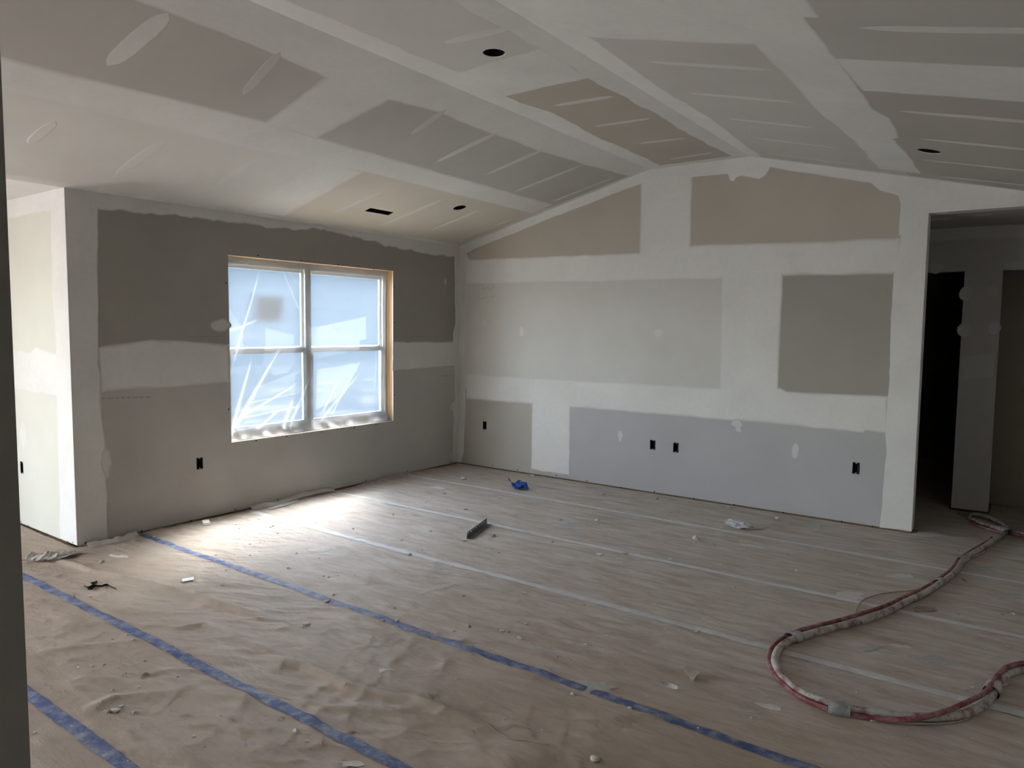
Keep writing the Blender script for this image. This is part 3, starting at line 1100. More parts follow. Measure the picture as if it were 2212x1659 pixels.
for p, q, w, h, f in (((.01, .02), (.30, .52), .010, .010, .42), ((.02, .03), (.14, .46), .009, .008, .30), ((.01, .32), (.20, .98), .007, .006, .20),
                      ((.02, .10), (.40, .30), .010, .008, .22), ((.30, .03), (.36, .20), .012, .008, .30), ((.33, .02), (.48, .36), .008, .008, .30),
                      ((.15, .05), (.30, .16), .010, .008, .30), ((.52, .05), (.80, .34), .008, .008, .22), ((.54, .10), (.66, .32), .007, .006, .20),
                      ((.60, .08), (.72, .30), .006, .006, .18), ((.48, .55), (.30, .98), .006, .006, .12), ((.47, .80), (.28, 1.0), .005, .004, .10),
                      ((.05, .12), (.45, .16), .006, .005, .15), ((.10, .20), (.42, .24), .005, .004, .12), ((.02, .60), (.17, .66), .010, .006, .15),
                      ((.93, .10), (.955, .95), .010, .010, .22), ((.965, .02), (.97, .98), .010, .012, .30), ((.90, .20), (.94, .9), .006, .006, .10)):
    crease(p, q, w, h, f)
# doubled layers where the sheet overlaps itself
for poly, f in (([(.47, .62), (.84, .70), (.84, .55), (.79, .545), (.79, .48), (.48, .43)], .045), ([(.51, .37), (.80, .40), (.68, .20), (.50, .12)], .05),
                ([(.21, .62), (.37, .58), (.38, .42), (.33, .36), (.26, .35), (.19, .42), (.21, .50)], .03), ([(.0, .78), (.09, .62), (.10, .50), (.03, .40), (.0, .42)], .03),
                ([(.18, .30), (.38, .36), (.36, .08), (.02, .05)], .03)):
    acc = np.zeros(a_.shape, bool)
    j = len(poly) - 1
    for i in range(len(poly)):
        (xi, yi), (xj, yj) = poly[i], poly[j]
        acc ^= ((yi > b_) != (yj > b_)) & (a_ < (xj - xi) * (b_ - yi) / (yj - yi + 1e-12) + xi)
        j = i
    fold = fold + f * acc
    depth = depth + .003 * acc
# bunched hem on the sill and small horizontal ripples in the lower half
hem = np.exp(-(b_ / .045) ** 2)
depth += hem * (.045 + .03 * (vn(a_ * 26, b_ * 18, 7) - .5))
fold += hem * (.65 + .9 * (vn(a_ * 30, b_ * 26, 8) - .4))
rip = np.clip((.52 - b_) * 3, 0, 1)
depth += rip * .005 * (vn(a_ * 5, b_ * 34, 9) - .5) + .003 * (vn(a_ * 22, b_ * 22, 10) - .5)
fold += rip * .12 * np.clip(vn(a_ * 7, b_ * 42, 11) - .55, 0, 1) + rip * .03 * np.clip(vn(a_ * 2.4, b_ * 3, 12) - .35, 0, 1)
topw = np.clip((b_ - .93) * 14, 0, 1)
depth += topw * (.018 + .012 * (vn(a_ * 20, b_ * 5, 13) - .5))
fold += topw * .25 + .3 * np.clip((a_ - .95) * 20, 0, 1)
fold = np.clip(fold * 1.0, .03, .95)
depth = np.minimum(depth, -.016)
me = bpy.data.meshes.new('plastic_sheet')
V = np.stack([depth, Yg, Zg], -1).reshape(-1, 3)
F = [(i * NZ + j, (i + 1) * NZ + j, (i + 1) * NZ + j + 1, i * NZ + j + 1) for i in range(NY - 1) for j in range(NZ - 1)]
me.from_pydata(V.tolist(), [], F)
me.attributes.new('fold', 'FLOAT', 'POINT').data.foreach_set('value', fold.reshape(-1))
film = link_mesh('plastic_sheet', me, MAT['film'], None, True)
tag(film, 'milky translucent plastic sheet stretched and creased over the window opening', 'plastic sheet')

# ------------------------------------------------------------------ outside: ground and the neighbouring house
g = MB()
g.box((-40, -40, -.5), (XN - .25, 40, -.35))
g.box((XN - .25, YN + .2, -.5), (-.2, 40, -.35))
g.box((-40, -60, -.5), (40, -40, -.35))
g.box((XN - .25, -40, -.5), (40, YF - .25, -.35))
ground = struct(g.build('ground', MAT['ground']))
HX = -5.2
S_NB = Surf((HX, 0, 0), (0, 1, 0), (0, 0, 1), (1, 0, 0))
house = empty('neighbouring_house', (HX - 3, 2, -.35))
hin = Matrix.Translation(Vector(house.location)).inverted()


def hpart(name, mb, mat, parent=None, smooth=False):
    o = mb.build(name, mat, parent or house, smooth)
    if parent is None:
        o.matrix_parent_inverse = hin
    return o


nb0, nb1 = S_NB.px(518, 692), S_NB.px(571, 643)
mb = MB()
mb.box((HX - 7, -1.6, -.35), (HX - .02, 9, 2.8))
hpart('wall', mb, MAT['siding'])
z = -.33
while z < 2.78:
    mb = MB()
    z1 = min(z + .18, 2.8)
    mb.add([(HX + .022, -1.6, z), (HX + .022, 9, z), (HX + .002, 9, z1), (HX + .002, -1.6, z1), (HX - .02, -1.6, z), (HX - .02, 9, z)],
           [(0, 1, 2, 3), (0, 4, 5, 1)])
    hpart('siding_board', mb, MAT['siding'])
    z = z1
mb = MB()
mb.add([(HX + .5, -2.0, 2.78), (HX + .5, 9.4, 2.78), (HX - 3.5, 9.4, 3.9), (HX - 3.5, -2.0, 3.9), (HX - 7.5, -2.0, 2.78), (HX - 7.5, 9.4, 2.78),
        (HX + .5, -2.0, 2.90), (HX + .5, 9.4, 2.90), (HX - 3.5, 9.4, 4.02), (HX - 3.5, -2.0, 4.02), (HX - 7.5, -2.0, 2.90), (HX - 7.5, 9.4, 2.90)],
       [(0, 3, 2, 1), (3, 4, 5, 2), (6, 7, 8, 9), (9, 8, 11, 10), (0, 1, 7, 6), (4, 10, 11, 5), (0, 6, 9, 3), (3, 9, 10, 4), (1, 2, 8, 7), (2, 5, 11, 8)])
hpart('roof', mb, MAT['roof'])
mb = MB()
mb.box((HX + .02, nb0[0], nb0[1]), (HX + .035, nb1[0], nb1[1]))
hw = hpart('house_window', mb, MAT['house_glass'])
for nm, a, b in (('window_trim', (nb0[0] - .03, nb0[1] - .03), (nb1[0] + .03, nb0[1])), ('window_trim', (nb0[0] - .03, nb1[1]), (nb1[0] + .03, nb1[1] + .03)),
                 ('window_trim', (nb0[0] - .03, nb0[1]), (nb0[0], nb1[1])), ('window_trim', (nb1[0], nb0[1]), (nb1[0] + .03, nb1[1]))):
    mb = MB()
    mb.box((HX + .02, a[0], a[1]), (HX + .05, b[0], b[1]))
    mb.build(nm, MAT['siding'], hw)
tag(house, 'pale blue sided house with one small dark window, seen blurred through the plastic', 'house')

# ------------------------------------------------------------------ electrical boxes
OUT_LAB = {('L', 0): 'black plastic outlet box set in the drywall below the plastic-covered window',
           ('B', 0): 'black outlet box in the brown board nearest the room corner, alone below the taped joint',
           ('B', 1): 'black outlet box of the close pair on the far wall, nearer the corner',
           ('B', 2): 'black outlet box of the close pair on the far wall, nearer the hallway',
           ('B', 3): 'black outlet box in the lilac-grey board near the hallway opening',
           ('N', 0): 'black outlet box in the bright cream wall beside the outside corner'}


def ebox(surf, px, lab):
    a, b = surf.px(*px)
    base = surf.three(a, b, 0)
    root = empty('outlet_box', base)
    inv = Matrix.Translation(base).inverted()
    w, h, t, d = .0265, .046, .002, .055

    def B(mb, a0, b0, a1, b1, n0, n1):
        v = [surf.three(x, y, n) for n in (n0, n1) for x, y in ((a0, b0), (a1, b0), (a1, b1), (a0, b1))]
        mb.add(v, [(0, 3, 2, 1), (4, 5, 6, 7), (0, 1, 5, 4), (1, 2, 6, 5), (2, 3, 7, 6), (3, 0, 4, 7)])
    mb = MB()
    B(mb, a - w, b - h, a - w + t, b + h, -d, -.002)
    B(mb, a + w - t, b - h, a + w, b + h, -d, -.002)
    B(mb, a - w, b - h, a + w, b - h + t, -d, -.002)
    B(mb, a - w, b + h - t, a + w, b + h, -d, -.002)
    B(mb, a - w, b - h, a + w, b + h, -d - t, -d)
    o = mb.build('box_shell', MAT['dark'], root)
    o.matrix_parent_inverse = inv
    for sg in (-1, 1):
        mb = MB()
        B(mb, a - .005, b + sg * (h - .006) - .004, a + .005, b + sg * (h - .006) + .004, -.012, -.003)
        o = mb.build('screw_tab', MAT['wire'], root)
        o.matrix_parent_inverse = inv
    mb = MB()
    pts = [surf.three(a + .012 * math.sin(q * 1.9), b + h * .8 - .012 * q, -.05 + .012 * math.sin(q * 1.1)) for q in range(7)]
    mb.tube(pts, .0035, 6)
    o = mb.build('cable', MAT['dark'], root, True)
    o.matrix_parent_inverse = inv
    tag(root, lab, 'outlet box')


for k, p in enumerate(OUT_LEFT): ebox(S_LEFT, p, OUT_LAB[('L', k)])
for k, p in enumerate(OUT_BACK): ebox(S_BACK, p, OUT_LAB[('B', k)])
for k, p in enumerate(OUT_NOOK): ebox(S_NOOK, p, OUT_LAB[('N', k)])


# ------------------------------------------------------------------ recessed light cans and vent boot
def can(surf, c, r, lab):
    base = surf.three(c[0], c[1], -.06)
    root = empty('recessed_light_can', base)
    inv = Matrix.Translation(base).inverted()
    n = 20
    mb = MB()
    ring = lambda rr, nn: [surf.three(c[0] + rr * math.cos(2 * math.pi * i / n), c[1] + rr * math.sin(2 * math.pi * i / n), nn) for i in range(n)]
    v = ring(r - .001, -.004) + ring(r - .001, -.15) + ring(r + .001, -.15) + ring(r + .001, -.004)
    f = [(k * n + i, k * n + (i + 1) % n, (k + 1) * n + (i + 1) % n, (k + 1) * n + i) for k in range(3) for i in range(n)]
    f.append(tuple(range(n, 2 * n)))
    mb.add(v, f)
    o = mb.build('can_housing', MAT['darkcan'], root, True)
    o.matrix_parent_inverse = inv
    mb = MB()
    mb.tube([surf.three(c[0], c[1], -.149), surf.three(c[0], c[1], -.09)], .02, 12)
    o = mb.build('lamp_socket', MAT['dark'], root)
    o.matrix_parent_inverse = inv
    mb = MB()
    mb.tube([surf.three(c[0] - r * .8, c[1], -.03), surf.three(c[0] - r * .2, c[1] + r * .4, -.05), surf.three(c[0] + r * .5, c[1] + r * .1, -.03), surf.three(c[0] + r * .85, c[1], -.06)], .004, 6)
    o = mb.build('cable', MAT['wire'], root, True)
    o.matrix_parent_inverse = inv
    tag(root, lab, 'light can')


can(S_CL, can_l, CR_ - .001, 'dark empty recessed light can in the brown ceiling board above the window')
can(S_CF, can_f, CR_ - .004, 'dark recessed light can with loose cable in the flat strip of ceiling')
can(S_CR, can_r, .066, 'dark empty recessed light can in the sloped ceiling near the hallway opening')
base = S_CL.three(vc[0], vc[1], -.05)
vent = empty('vent_boot', base)
inv = Matrix.Translation(base).inverted()
mb = MB()
r0, r1 = .041, .144
vv = []
for (rx, ry, nn) in ((r0, r1, -.004), (r0, r1, -.12), (r0 + .001, r1 + .001, -.12), (r0 + .001, r1 + .001, -.004)):
    vv += [S_CL.three(vc[0] + sx * rx, vc[1] + sy * ry, nn) for sx, sy in ((-1, -1), (1, -1), (1, 1), (-1, 1))]
mb.add(vv, [(k * 4 + i, k * 4 + (i + 1) % 4, k * 4 + 4 + (i + 1) % 4, k * 4 + 4 + i) for k in range(3) for i in range(4)] + [(4, 5, 6, 7)])
o = mb.build('duct_box', MAT['darkcan'], vent)
o.matrix_parent_inverse = inv
mb = MB()
for sx in (-1, 1):
    mb.add([S_CL.three(vc[0] + sx * r0, vc[1] - r1, -.006), S_CL.three(vc[0] + sx * (r0 - .006), vc[1] - r1, -.004), S_CL.three(vc[0] + sx * (r0 - .006), vc[1] + r1, -.004), S_CL.three(vc[0] + sx * r0, vc[1] + r1, -.006)], [(0, 1, 2, 3)])
o = mb.build('metal_lip', MAT['metal'], vent)
o.matrix_parent_inverse = inv
tag(vent, 'dark rectangular air vent opening cut in the brown ceiling board above the window', 'vent')

# ------------------------------------------------------------------ floor paper
FOLDS = []     # (points, height, width)


def fold_line(pxs, h, w):
    FOLDS.append(([(fpt(*p).x, fpt(*p).y) for p in pxs], h, w))


fold_line([(110, 1205), (200, 1240), (330, 1270), (470, 1310), (600, 1345)], .022, .045)
fold_line([(380, 1360), (440, 1355), (520, 1385), (640, 1430)], .014, .05)
fold_line([(560, 1425), (660, 1445), (760, 1495), (900, 1525), (1050, 1575)], .022, .05)
fold_line([(700, 1530), (800, 1540), (900, 1545), (980, 1560)], .010, .04)
fold_line([(60, 1420), (200, 1400), (330, 1390)], .008, .04)
fold_line([(180, 1545), (260, 1510), (400, 1500), (560, 1520)], .012, .05)
fold_line([(1000, 1625), (1100, 1650), (1200, 1655)], .014, .06)
fold_line([(900, 1290), (980, 1268), (1050, 1262)], .006, .03)
fold_line([(1100, 1355), (1250, 1345), (1400, 1360)], .007, .04)
fold_line([(1290, 1560), (1400, 1550), (1520, 1545)], .008, .05)
fold_line([(1060, 1165), (1250, 1210), (1450, 1255), (1640, 1300)], .004, .03)


def paper_h(x, y):
    x = np.asarray(x, float)
    y = np.asarray(y, float)
    ca, sa = math.cos(.42), math.sin(.42)
    wx = x + .10 * (vn(x * 2.1, y * 2.1, 20) - .5)
    wy = y + .10 * (vn(x * 2.1 + 7, y * 2.1, 21) - .5)
    s = wx * ca + wy * sa
    t = -wx * sa + wy * ca
    env = np.interp(y, [-5.5, -3.9, -3.3, -2.6, -1.6, 0], [1, 1, .78, .5, .28, .22]) * np.interp(x, [-1, 3.4, 4.6, 5.5], [1, 1, .55, .5])
    rg = lambda n: 1 - np.abs(2 * n - 1)
    h = .008 * vn(s * 1.6, t * 3.2, 22)
    h = h + .0070 * rg(vn(s * 2.6, t * 8.5, 23)) ** 2
    h = h + .0050 * rg(vn(s * 4.2, t * 15, 24)) ** 3 + .0036 * rg(vn(s * 8 + 3, t * 26, 26)) ** 3
    h = h + .0036 * vn(s * 13, t * 34, 25)
    h = h * env
    for pts, hh, w in FOLDS:
        dmin = np.full(x.shape, 9.0)
        n = len(pts) - 1
        along = np.zeros(x.shape)
        for i in range(n):
            ax, ay = pts[i]
            bx, by = pts[i + 1]
            L2 = (bx - ax) ** 2 + (by - ay) ** 2
            tt = ((x - ax) * (bx - ax) + (y - ay) * (by - ay)) / L2
            tc = np.clip(tt, 0, 1)
            d = np.hypot(x - ax - tc * (bx - ax), y - ay - tc * (by - ay))
            m = d < dmin
            dmin = np.where(m, d, dmin)
            along = np.where(m, (i + tc) / n, along)
        w2 = w * (.7 + .6 * vn(x * 6, y * 6, 30))
        h = h + hh * np.exp(-(dmin / w2) ** 2 * 2.2) * np.clip(np.minimum(along, 1 - along) * 6 + .15, 0, 1)
    # the sheet rides up the window wall in places
    lip = np.clip(1 - (x - .01) / .05, 0, 1) * (y > YN) * (x < .2)
    h = h + lip * .03 * np.clip(vn(y * 3, 1.5, 31) - .45, 0, 1) * 2
    return .002 + h


def ph(x, y):
    return float(paper_h(np.array([x]), np.array([y]))[0])


def dust_amt(x, y):
    d = np.interp(y, [-5, -3.9, -3.0, -2, .5], [.15, .38, .9, 1.2, 1.3]) * np.interp(x, [-1, 1, 3, 5], [.7, .7, 1.0, 1.0])
    return np.clip(d + .45 * (vn(x * 1.1, y * 1.1, 40) - .5), .05, 1)


def valid(x, y):
    a = (y < -.006) & (x < XR - .006) & (y > YF) & ((x > .012) | ((y < YN - .02) & (x > XN)))
    a &= ~((x > XO - .135) & (x < XO + .01) & (y < -5.985))
    b = (y >= -.006) & (y < 3.6) & (x > XO + .004) & (x < XR - .004)
    c = (y > .13) & (y < 1.06) & (x > 2.72) & (x < 6.58)
    d = (y >= 1.06) & (y < 1.55) & (x > hx1 + .004) & (x < 5.74)
    e_ = (y >= 1.06) & (y < 3.9) & (x > 2.85) & (x < hx0 - .004) & ((x > 3.96) | (y > 1.22))
    b &= (y < 1.06)
    return a | b | c | d | e_


def sheet(y0, y1, x0, x1, step, lab, lift):
    nx = int((x1 - x0) / step) + 1
    ny = int((y1 - y0) / step) + 1
    X, Y = np.meshgrid(np.linspace(x0, x1, nx), np.linspace(y0, y1, ny), indexing='ij')
    H = paper_h(X, Y) + lift
    ok = valid(X, Y)
    V = np.stack([X, Y, H], -1).reshape(-1, 3)
    idx = np.arange(nx * ny).reshape(nx, ny)
    q = np.stack([idx[:-1, :-1], idx[1:, :-1], idx[1:, 1:], idx[:-1, 1:]], -1).reshape(-1, 4)
    okq = (ok[:-1, :-1] & ok[1:, :-1] & ok[1:, 1:] & ok[:-1, 1:]).reshape(-1)
    q = q[okq]
    used = np.unique(q)
    rm = np.full(nx * ny, -1)
    rm[used] = np.arange(len(used))
    q = rm[q]
    V = V[used]
    me = bpy.data.meshes.new('floor_paper')
    me.vertices.add(len(V))
    me.vertices.foreach_set('co', V.reshape(-1))
    me.loops.add(len(q) * 4)
    me.loops.foreach_set('vertex_index', q.reshape(-1).astype(np.int32))
    me.polygons.add(len(q))
    me.polygons.foreach_set('loop_start', np.arange(0, len(q) * 4, 4).astype(np.int32))
    me.update(calc_edges=True)
    me.attributes.new('dust', 'FLOAT', 'POINT').data.foreach_set('value', dust_amt(V[:, 0], V[:, 1]))
    o = link_mesh('floor_paper', me, MAT['floor_paper'], None, True)
    tag(o, lab, 'floor paper', 'sheets of brown paper covering the floor')


SH = [(.0, 3.9, 2.7, 6.6, .03, 'brown protective paper covering the floor of the dark hallway'),
      (-.87, .0, .0, XR, .014, 'brown floor paper strip running along the foot of the far wall'),
      (-1.83, -.85, .0, XR, .013, 'dusty brown floor paper strip with the crumpled blue tape edge beside it'),
      (-2.75, -1.81, .0, XR, .012, 'brown floor paper strip under the galvanised metal angle'),
      (-3.65, -2.73, .0, XR, .011, 'brown floor paper strip brightly lit by the window, under the hose bend'),
      (-4.52, -3.63, XN, XR, .010, 'wrinkled brown floor paper strip between two blue tape lines, with the white card'),
      (-5.09, -4.50, XN, XR, .010, 'narrow wrinkled brown floor paper strip between the two blue tape lines nearest the hallway end'),
      (-9.58, -5.07, XN, XR, .025, 'brown floor paper on the kitchen side beyond the last blue tape line')]
for i, (y0, y1, x0, x1, st, lab) in enumerate(SH):
    sheet(y0, y1, x0, x1, st, lab, .0004 * (i % 3))


def tape_strip(y, x0, x1, w, mat, lab, group, gaps=(), wob=.006):
    n = int((x1 - x0) / .012)
    xs = np.linspace(x0, x1, n)
    yc = y + wob * 2 * (vn(xs * .7, xs * 0 + y, 50) - .5)
    V, F, k = [], [], 5
    hw_ = w / 2 * (1 + .10 * (vn(xs * 5, xs * 0 + 3 + y, 51) - .5))
    for j in range(k):
        f = -1 + 2 * j / (k - 1)
        yy = yc + f * hw_
        zz = paper_h(xs, yy) + .0026 + .0012 * (1 - abs(f))
        V.append(np.stack([xs, yy, zz], -1))
    V = np.stack(V, 1).reshape(-1, 3)
    for i in range(n - 1):
        xm_ = .5 * (xs[i] + xs[i + 1])
        if any(a < xm_ < b for a, b in gaps):
            continue
        for j in range(k - 1):
            F.append((i * k + j, (i + 1) * k + j, (i + 1) * k + j + 1, i * k + j + 1))
    me = bpy.data.meshes.new('floor_tape')
    me.from_pydata(V.tolist(), [], F)
    o = link_mesh('floor_tape', me, mat, None, True)
    tag(o, lab, 'tape', group)


g_ = 'strips of tape along the seams of the floor paper'
tape_strip(-5.07, XN + .05, 4.40, .052, MAT['tape_blue'], 'blue painter tape strip on the kitchen side, last of the three blue ones', g_)
tape_strip(-4.505, XN + .05, 5.40, .052, MAT['tape_blue'], 'middle blue painter tape strip, passing the dark strap scraps', g_)
gx = fpt(1272, 1487).x, fpt(1290, 1492).x
tape_strip(-3.635, .03, 5.42, .050, MAT['tape_blue'], 'blue painter tape strip meeting the window wall near its outside corner, crossed by spilled dust', g_, [gx])
tape_strip(-2.735, .03, 5.42, .054, MAT['tape_pale'], 'pale dusty tape strip running from under the window to the hose bend', g_)
tape_strip(-1.815, .05, 5.42, .050, MAT['tape_pale'], 'pale dusty tape strip passing beside the galvanised metal angle', g_)
tape_strip(-.84, .05, 5.42, .045, MAT['tape_pale'], 'pale dusty tape strip passing beside the crumpled blue tape wad', g_)


# ------------------------------------------------------------------ hose bundle
def smooth_path(pts, n_per=5):
    P = [Vector(p) for p in pts]
    out = []
    for i in range(len(P) - 1):
        p0, p1, p2, p3 = P[max(i - 1, 0)], P[i], P[i + 1], P[min(i + 2, len(P) - 1)]
        for k in range(n_per):
            t = k / n_per
            out.append(.5 * ((2 * p1) + (p2 - p0) * t + (2 * p0 - 5 * p1 + 4 * p2 - p3) * t * t + (3 * p1 - p0 - 3 * p2 + p3) * t ** 3))
    out.append(P[-1])
    return out


def hpath(pxs, r, extra=None):
    pts = []
    for i, p in enumerate(pxs):
        zz = r + .008 + (extra[i] if extra else 0.0)
        q = fpt(p[0], p[1], zz)
        pts.append(q)
    return smooth_path(pts)


hose = empty('hose_bundle', fpt(1815, 1530))
hinv = Matrix.Translation(Vector(hose.location)).inverted()


def hadd(name, pts, r, mat, n=12, wob=0.0):
    mb = MB()
    mb.tube(pts, r, n, wob=wob)
    o = mb.build(name, mat, hose, True)
    o.matrix_parent_inverse = hinv
    return o


THICK = [(2172, 1149), (2160, 1158), (2145, 1167), (2123, 1183), (2102, 1195), (2080, 1210), (2070, 1227), (2054, 1243), (2030, 1260), (1995, 1282), (1955, 1301), (1914, 1322), (1861, 1341), (1807, 1354), (1767, 1365),
         (1722, 1378), (1698, 1389), (1682, 1402), (1673.5, 1421), (1675, 1437), (1684, 1456), (1700, 1472), (1724, 1491), (1759, 1508), (1794, 1520), (1834, 1531), (1888, 1540), (1941, 1546), (1995, 1549.5), (2048, 1548),
         (2088, 1541), (2120, 1525), (2142, 1502), (2157, 1476), (2174, 1458), (2192, 1450), (2212, 1446), (2260, 1440), (2330, 1438)]
thick_pts = hpath(THICK, .017)
hadd('compound_hose', thick_pts, .017, MAT['hose_white'], 14)
RED = [(2166, 1153), (2140, 1166), (2098, 1190), (2072, 1208), (2062, 1222), (2047, 1237), (2025, 1252), (1995, 1271), (1955, 1289), (1914, 1308), (1861, 1325), (1807, 1341), (1754, 1354), (1727, 1362), (1706, 1371.5), (1681.6, 1386),
       (1666, 1402), (1660.5, 1421), (1664, 1440), (1676, 1459), (1695, 1479), (1722, 1501), (1754, 1518), (1791, 1533), (1834, 1544), (1888, 1552), (1941, 1555), (1995, 1549.5), (2048, 1534), (2088, 1517), (2127, 1497), (2145, 1474),
       (2159, 1455), (2178, 1440), (2212, 1432), (2260, 1426), (2330, 1425)]
rx = [0.0] * len(RED)
for i in range(27, len(RED)):
    rx[i] = .035
rx[26] = .018
hadd('air_hose', hpath(RED, .0105, rx), .0105, MAT['hose_red'])
CORD1 = [(2140, 1497), (2126, 1523), (2102, 1547), (2075, 1557.6), (2035, 1563), (1981, 1563), (1928, 1560), (1880, 1557)]
hadd('control_cord', hpath(CORD1, .0045, [.03, .012, 0, 0, 0, 0, 0, 0]), .0045, MAT['cord'], 8)
CORD2 = [(1846, 1330), (1848, 1325), (1853, 1311), (1866, 1295), (1896, 1284.5), (1936, 1278), (1973, 1275), (2000, 1267)]
hadd('control_cord', hpath(CORD2, .004), .004, MAT['cord'], 8)
CORD3 = [(1704, 1376), (1676, 1388), (1661, 1403), (1657.5, 1421), (1660, 1440), (1672, 1460)]
hadd('control_cord', hpath(CORD3, .004), .004, MAT['cord'], 8)
hadd('control_cord', hpath([(2150, 1484), (2166, 1481), (2176, 1477), (2178, 1470), (2176, 1464)], .004, [.03] * 5), .004, MAT['cord'], 8)
hadd('control_cord', hpath([(2150, 1170), (2128, 1190), (2108, 1200), (2085, 1213)], .005), .005, MAT['hose_white'], 8)
# coil lying in the hallway opening
COIL = [(2175, 1146), (2154, 1141), (2126, 1133), (2105, 1125), (2093, 1118), (2096, 1112.5), (2111, 1111.5), (2135, 1117), (2160, 1129), (2176, 1141)]
hadd('compound_hose', hpath(COIL, .017), .017, MAT['hose_white'], 12)
hadd('air_hose', hpath([(2165, 1150), (2140, 1144), (2118, 1137), (2104, 1129), (2096, 1122)], .0105), .0105, MAT['hose_red'])
hadd('compound_hose', hpath([(2172, 1144), (2189, 1149), (2212, 1153), (2250, 1155)], .014), .014, MAT['hose_white'])
hadd('air_hose', hpath([(2176, 1149), (2195, 1155), (2212, 1158), (2250, 1160)], .0105), .0105, MAT['hose_red'])


def wrap(pxc, pxd, rl, ra, rb=None):
    """band of tape round the bundle; pxc centre, pxd second point along the hose, rl half length"""
    c = fpt(pxc[0], pxc[1], .024)
    d = fpt(pxd[0], pxd[1], .024)
    t = (d - c).normalized()
    sd = t.cross(Vector((0, 0, 1))).normalized()
    rb = rb or .024
    V, F, n, k = [], [], 18, 7
    for i in range(k):
        q = -1 + 2 * i / (k - 1)
        sc = 1 - .10 * abs(q) + random.uniform(-.04, .04)
        for j in range(n):
            a = 2 * math.pi * j / n
            w = sc * (1 + random.uniform(-.035, .035))
            V.append(c + t * (q * rl) + sd * (math.cos(a) * ra * w) + Vector((0, 0, 1)) * (math.sin(a) * rb * w))
    for i in range(k - 1):
        for j in range(n):
            F.append((i * n + j, i * n + (j + 1) % n, (i + 1) * n + (j + 1) % n, (i + 1) * n + j))
    o = pydata('tape_wrap', V, F, MAT['ducttape'], hose, True)
    o.matrix_parent_inverse = hinv


wrap((1716, 1376), (1740, 1368), .034, .040, .028)
wrap((1813, 1531), (1840, 1537), .040, .040, .027)
wrap((2144, 1490), (2154, 1472), .042, .034, .038)
wrap((2030, 1257), (2050, 1245), .03, .030)
wrap((2078, 1209), (2088, 1203), .035, .027)
wrap((2148, 1164), (2155, 1160), .03, .026)
wrap((2170, 1146), (2180, 1150), .06, .05, .03)
tag(hose, 'dusty bundle of thick white and thin red hoses taped together, curving over the floor paper', 'hose')

# ------------------------------------------------------------------ loose things on the floor
# galvanised angle
p0, p1 = fpt(1008, 1167), fpt(1052, 1134)
p0.z = p1.z = 0
L = (p1 - p0).length
ang = empty('metal_angle', ((p0.x + p1.x) / 2, (p0.y + p1.y) / 2, ph((p0.x + p1.x) / 2, (p0.y + p1.y) / 2) + .003), math.atan2(p1.y - p0.y, p1.x - p0.x))
S_A1 = Surf((-L / 2, 0, .001), (1, 0, 0), (0, 0, 1), (0, -1, 0))
S_A2 = Surf((-L / 2, 0, .001), (1, 0, 0), (0, -1, 0), (0, 0, 1))
hol = [circ((.035 + i * .055, .032), .0055, 8) for i in range(int((L - .04) / .055))]
tilt = .35
for nm, sf in (('upright_flange', S_A1), ('flat_flange', S_A2)):
    o = plate(nm, sf, [(0, 0), (L, 0), (L, .045), (.01, .045)] if nm[0] == 'u' else rect(0, 0, L, .045), hol, .0022, [MAT['metal'], MAT['metal_edge']], ang)
tag(ang, 'short galvanised steel angle with punched holes lying on the floor paper', 'metal angle')


def crumple(name, n, size, mat, parent=None, seed=1, squash=.7):
    rs = random.Random(seed)
    bm = bmesh.new()
    bmesh.ops.create_icosphere(bm, subdivisions=n, radius=1)
    for v in bm.verts:
        k = .62 + .55 * rs.random()
        v.co = Vector((v.co.x * size[0] * k, v.co.y * size[1] * k, v.co.z * size[2] * k * (squash if v.co.z < 0 else 1)))
    me = bpy.data.meshes.new(name)
    bm.to_mesh(me)
    bm.free()
    return link_mesh(name, me, mat, parent)


def floor_z(o, x, y):
    zmin = min(v.co.z for v in o.data.vertices)
    o.location = (x, y, ph(x, y) + .0006 - zmin)


# crumpled blue tape
c = fpt(1122, 1058)
wad = empty('tape_wad', (c.x, c.y, ph(c.x, c.y)), .6)
b = crumple('wad_body', 2, (.07, .055, .045), MAT['tape_wad'], wad, 4)
b.location.z = .034
rs = random.Random(5)
for (ax, ay, az, l1, tw, a0) in ((-.05, .0, .065, .11, 1.2, 2.6), (.02, .03, .05, .10, .8, .5), (.04, -.02, .02, .09, 1.0, -.4), (-.02, -.03, .03, .10, -.9, 3.7)):
    V, F = [], []
    for i in range(9):
        q = i / 8
        x = ax + math.cos(a0) * l1 * (q - .4)
        y = ay + math.sin(a0) * l1 * (q - .4)
        z = az + .022 * math.sin(q * 5 + a0) + .008
        tws = tw * q
        dx, dy, dz = -math.sin(a0) * math.cos(tws) * .022, math.cos(a0) * math.cos(tws) * .022, math.sin(tws) * .022
        V += [(x - dx, y - dy, max(.004, z - dz)), (x + dx, y + dy, max(.004, z + dz))]
    for i in range(8):
        F.append((2 * i, 2 * i + 1, 2 * i + 3, 2 * i + 2))
    pydata('tape_end', V, F, MAT['tape_wad'], wad, True)
tag(wad, 'crumpled wad of bright blue painter tape on the floor paper near the far wall', 'tape wad')


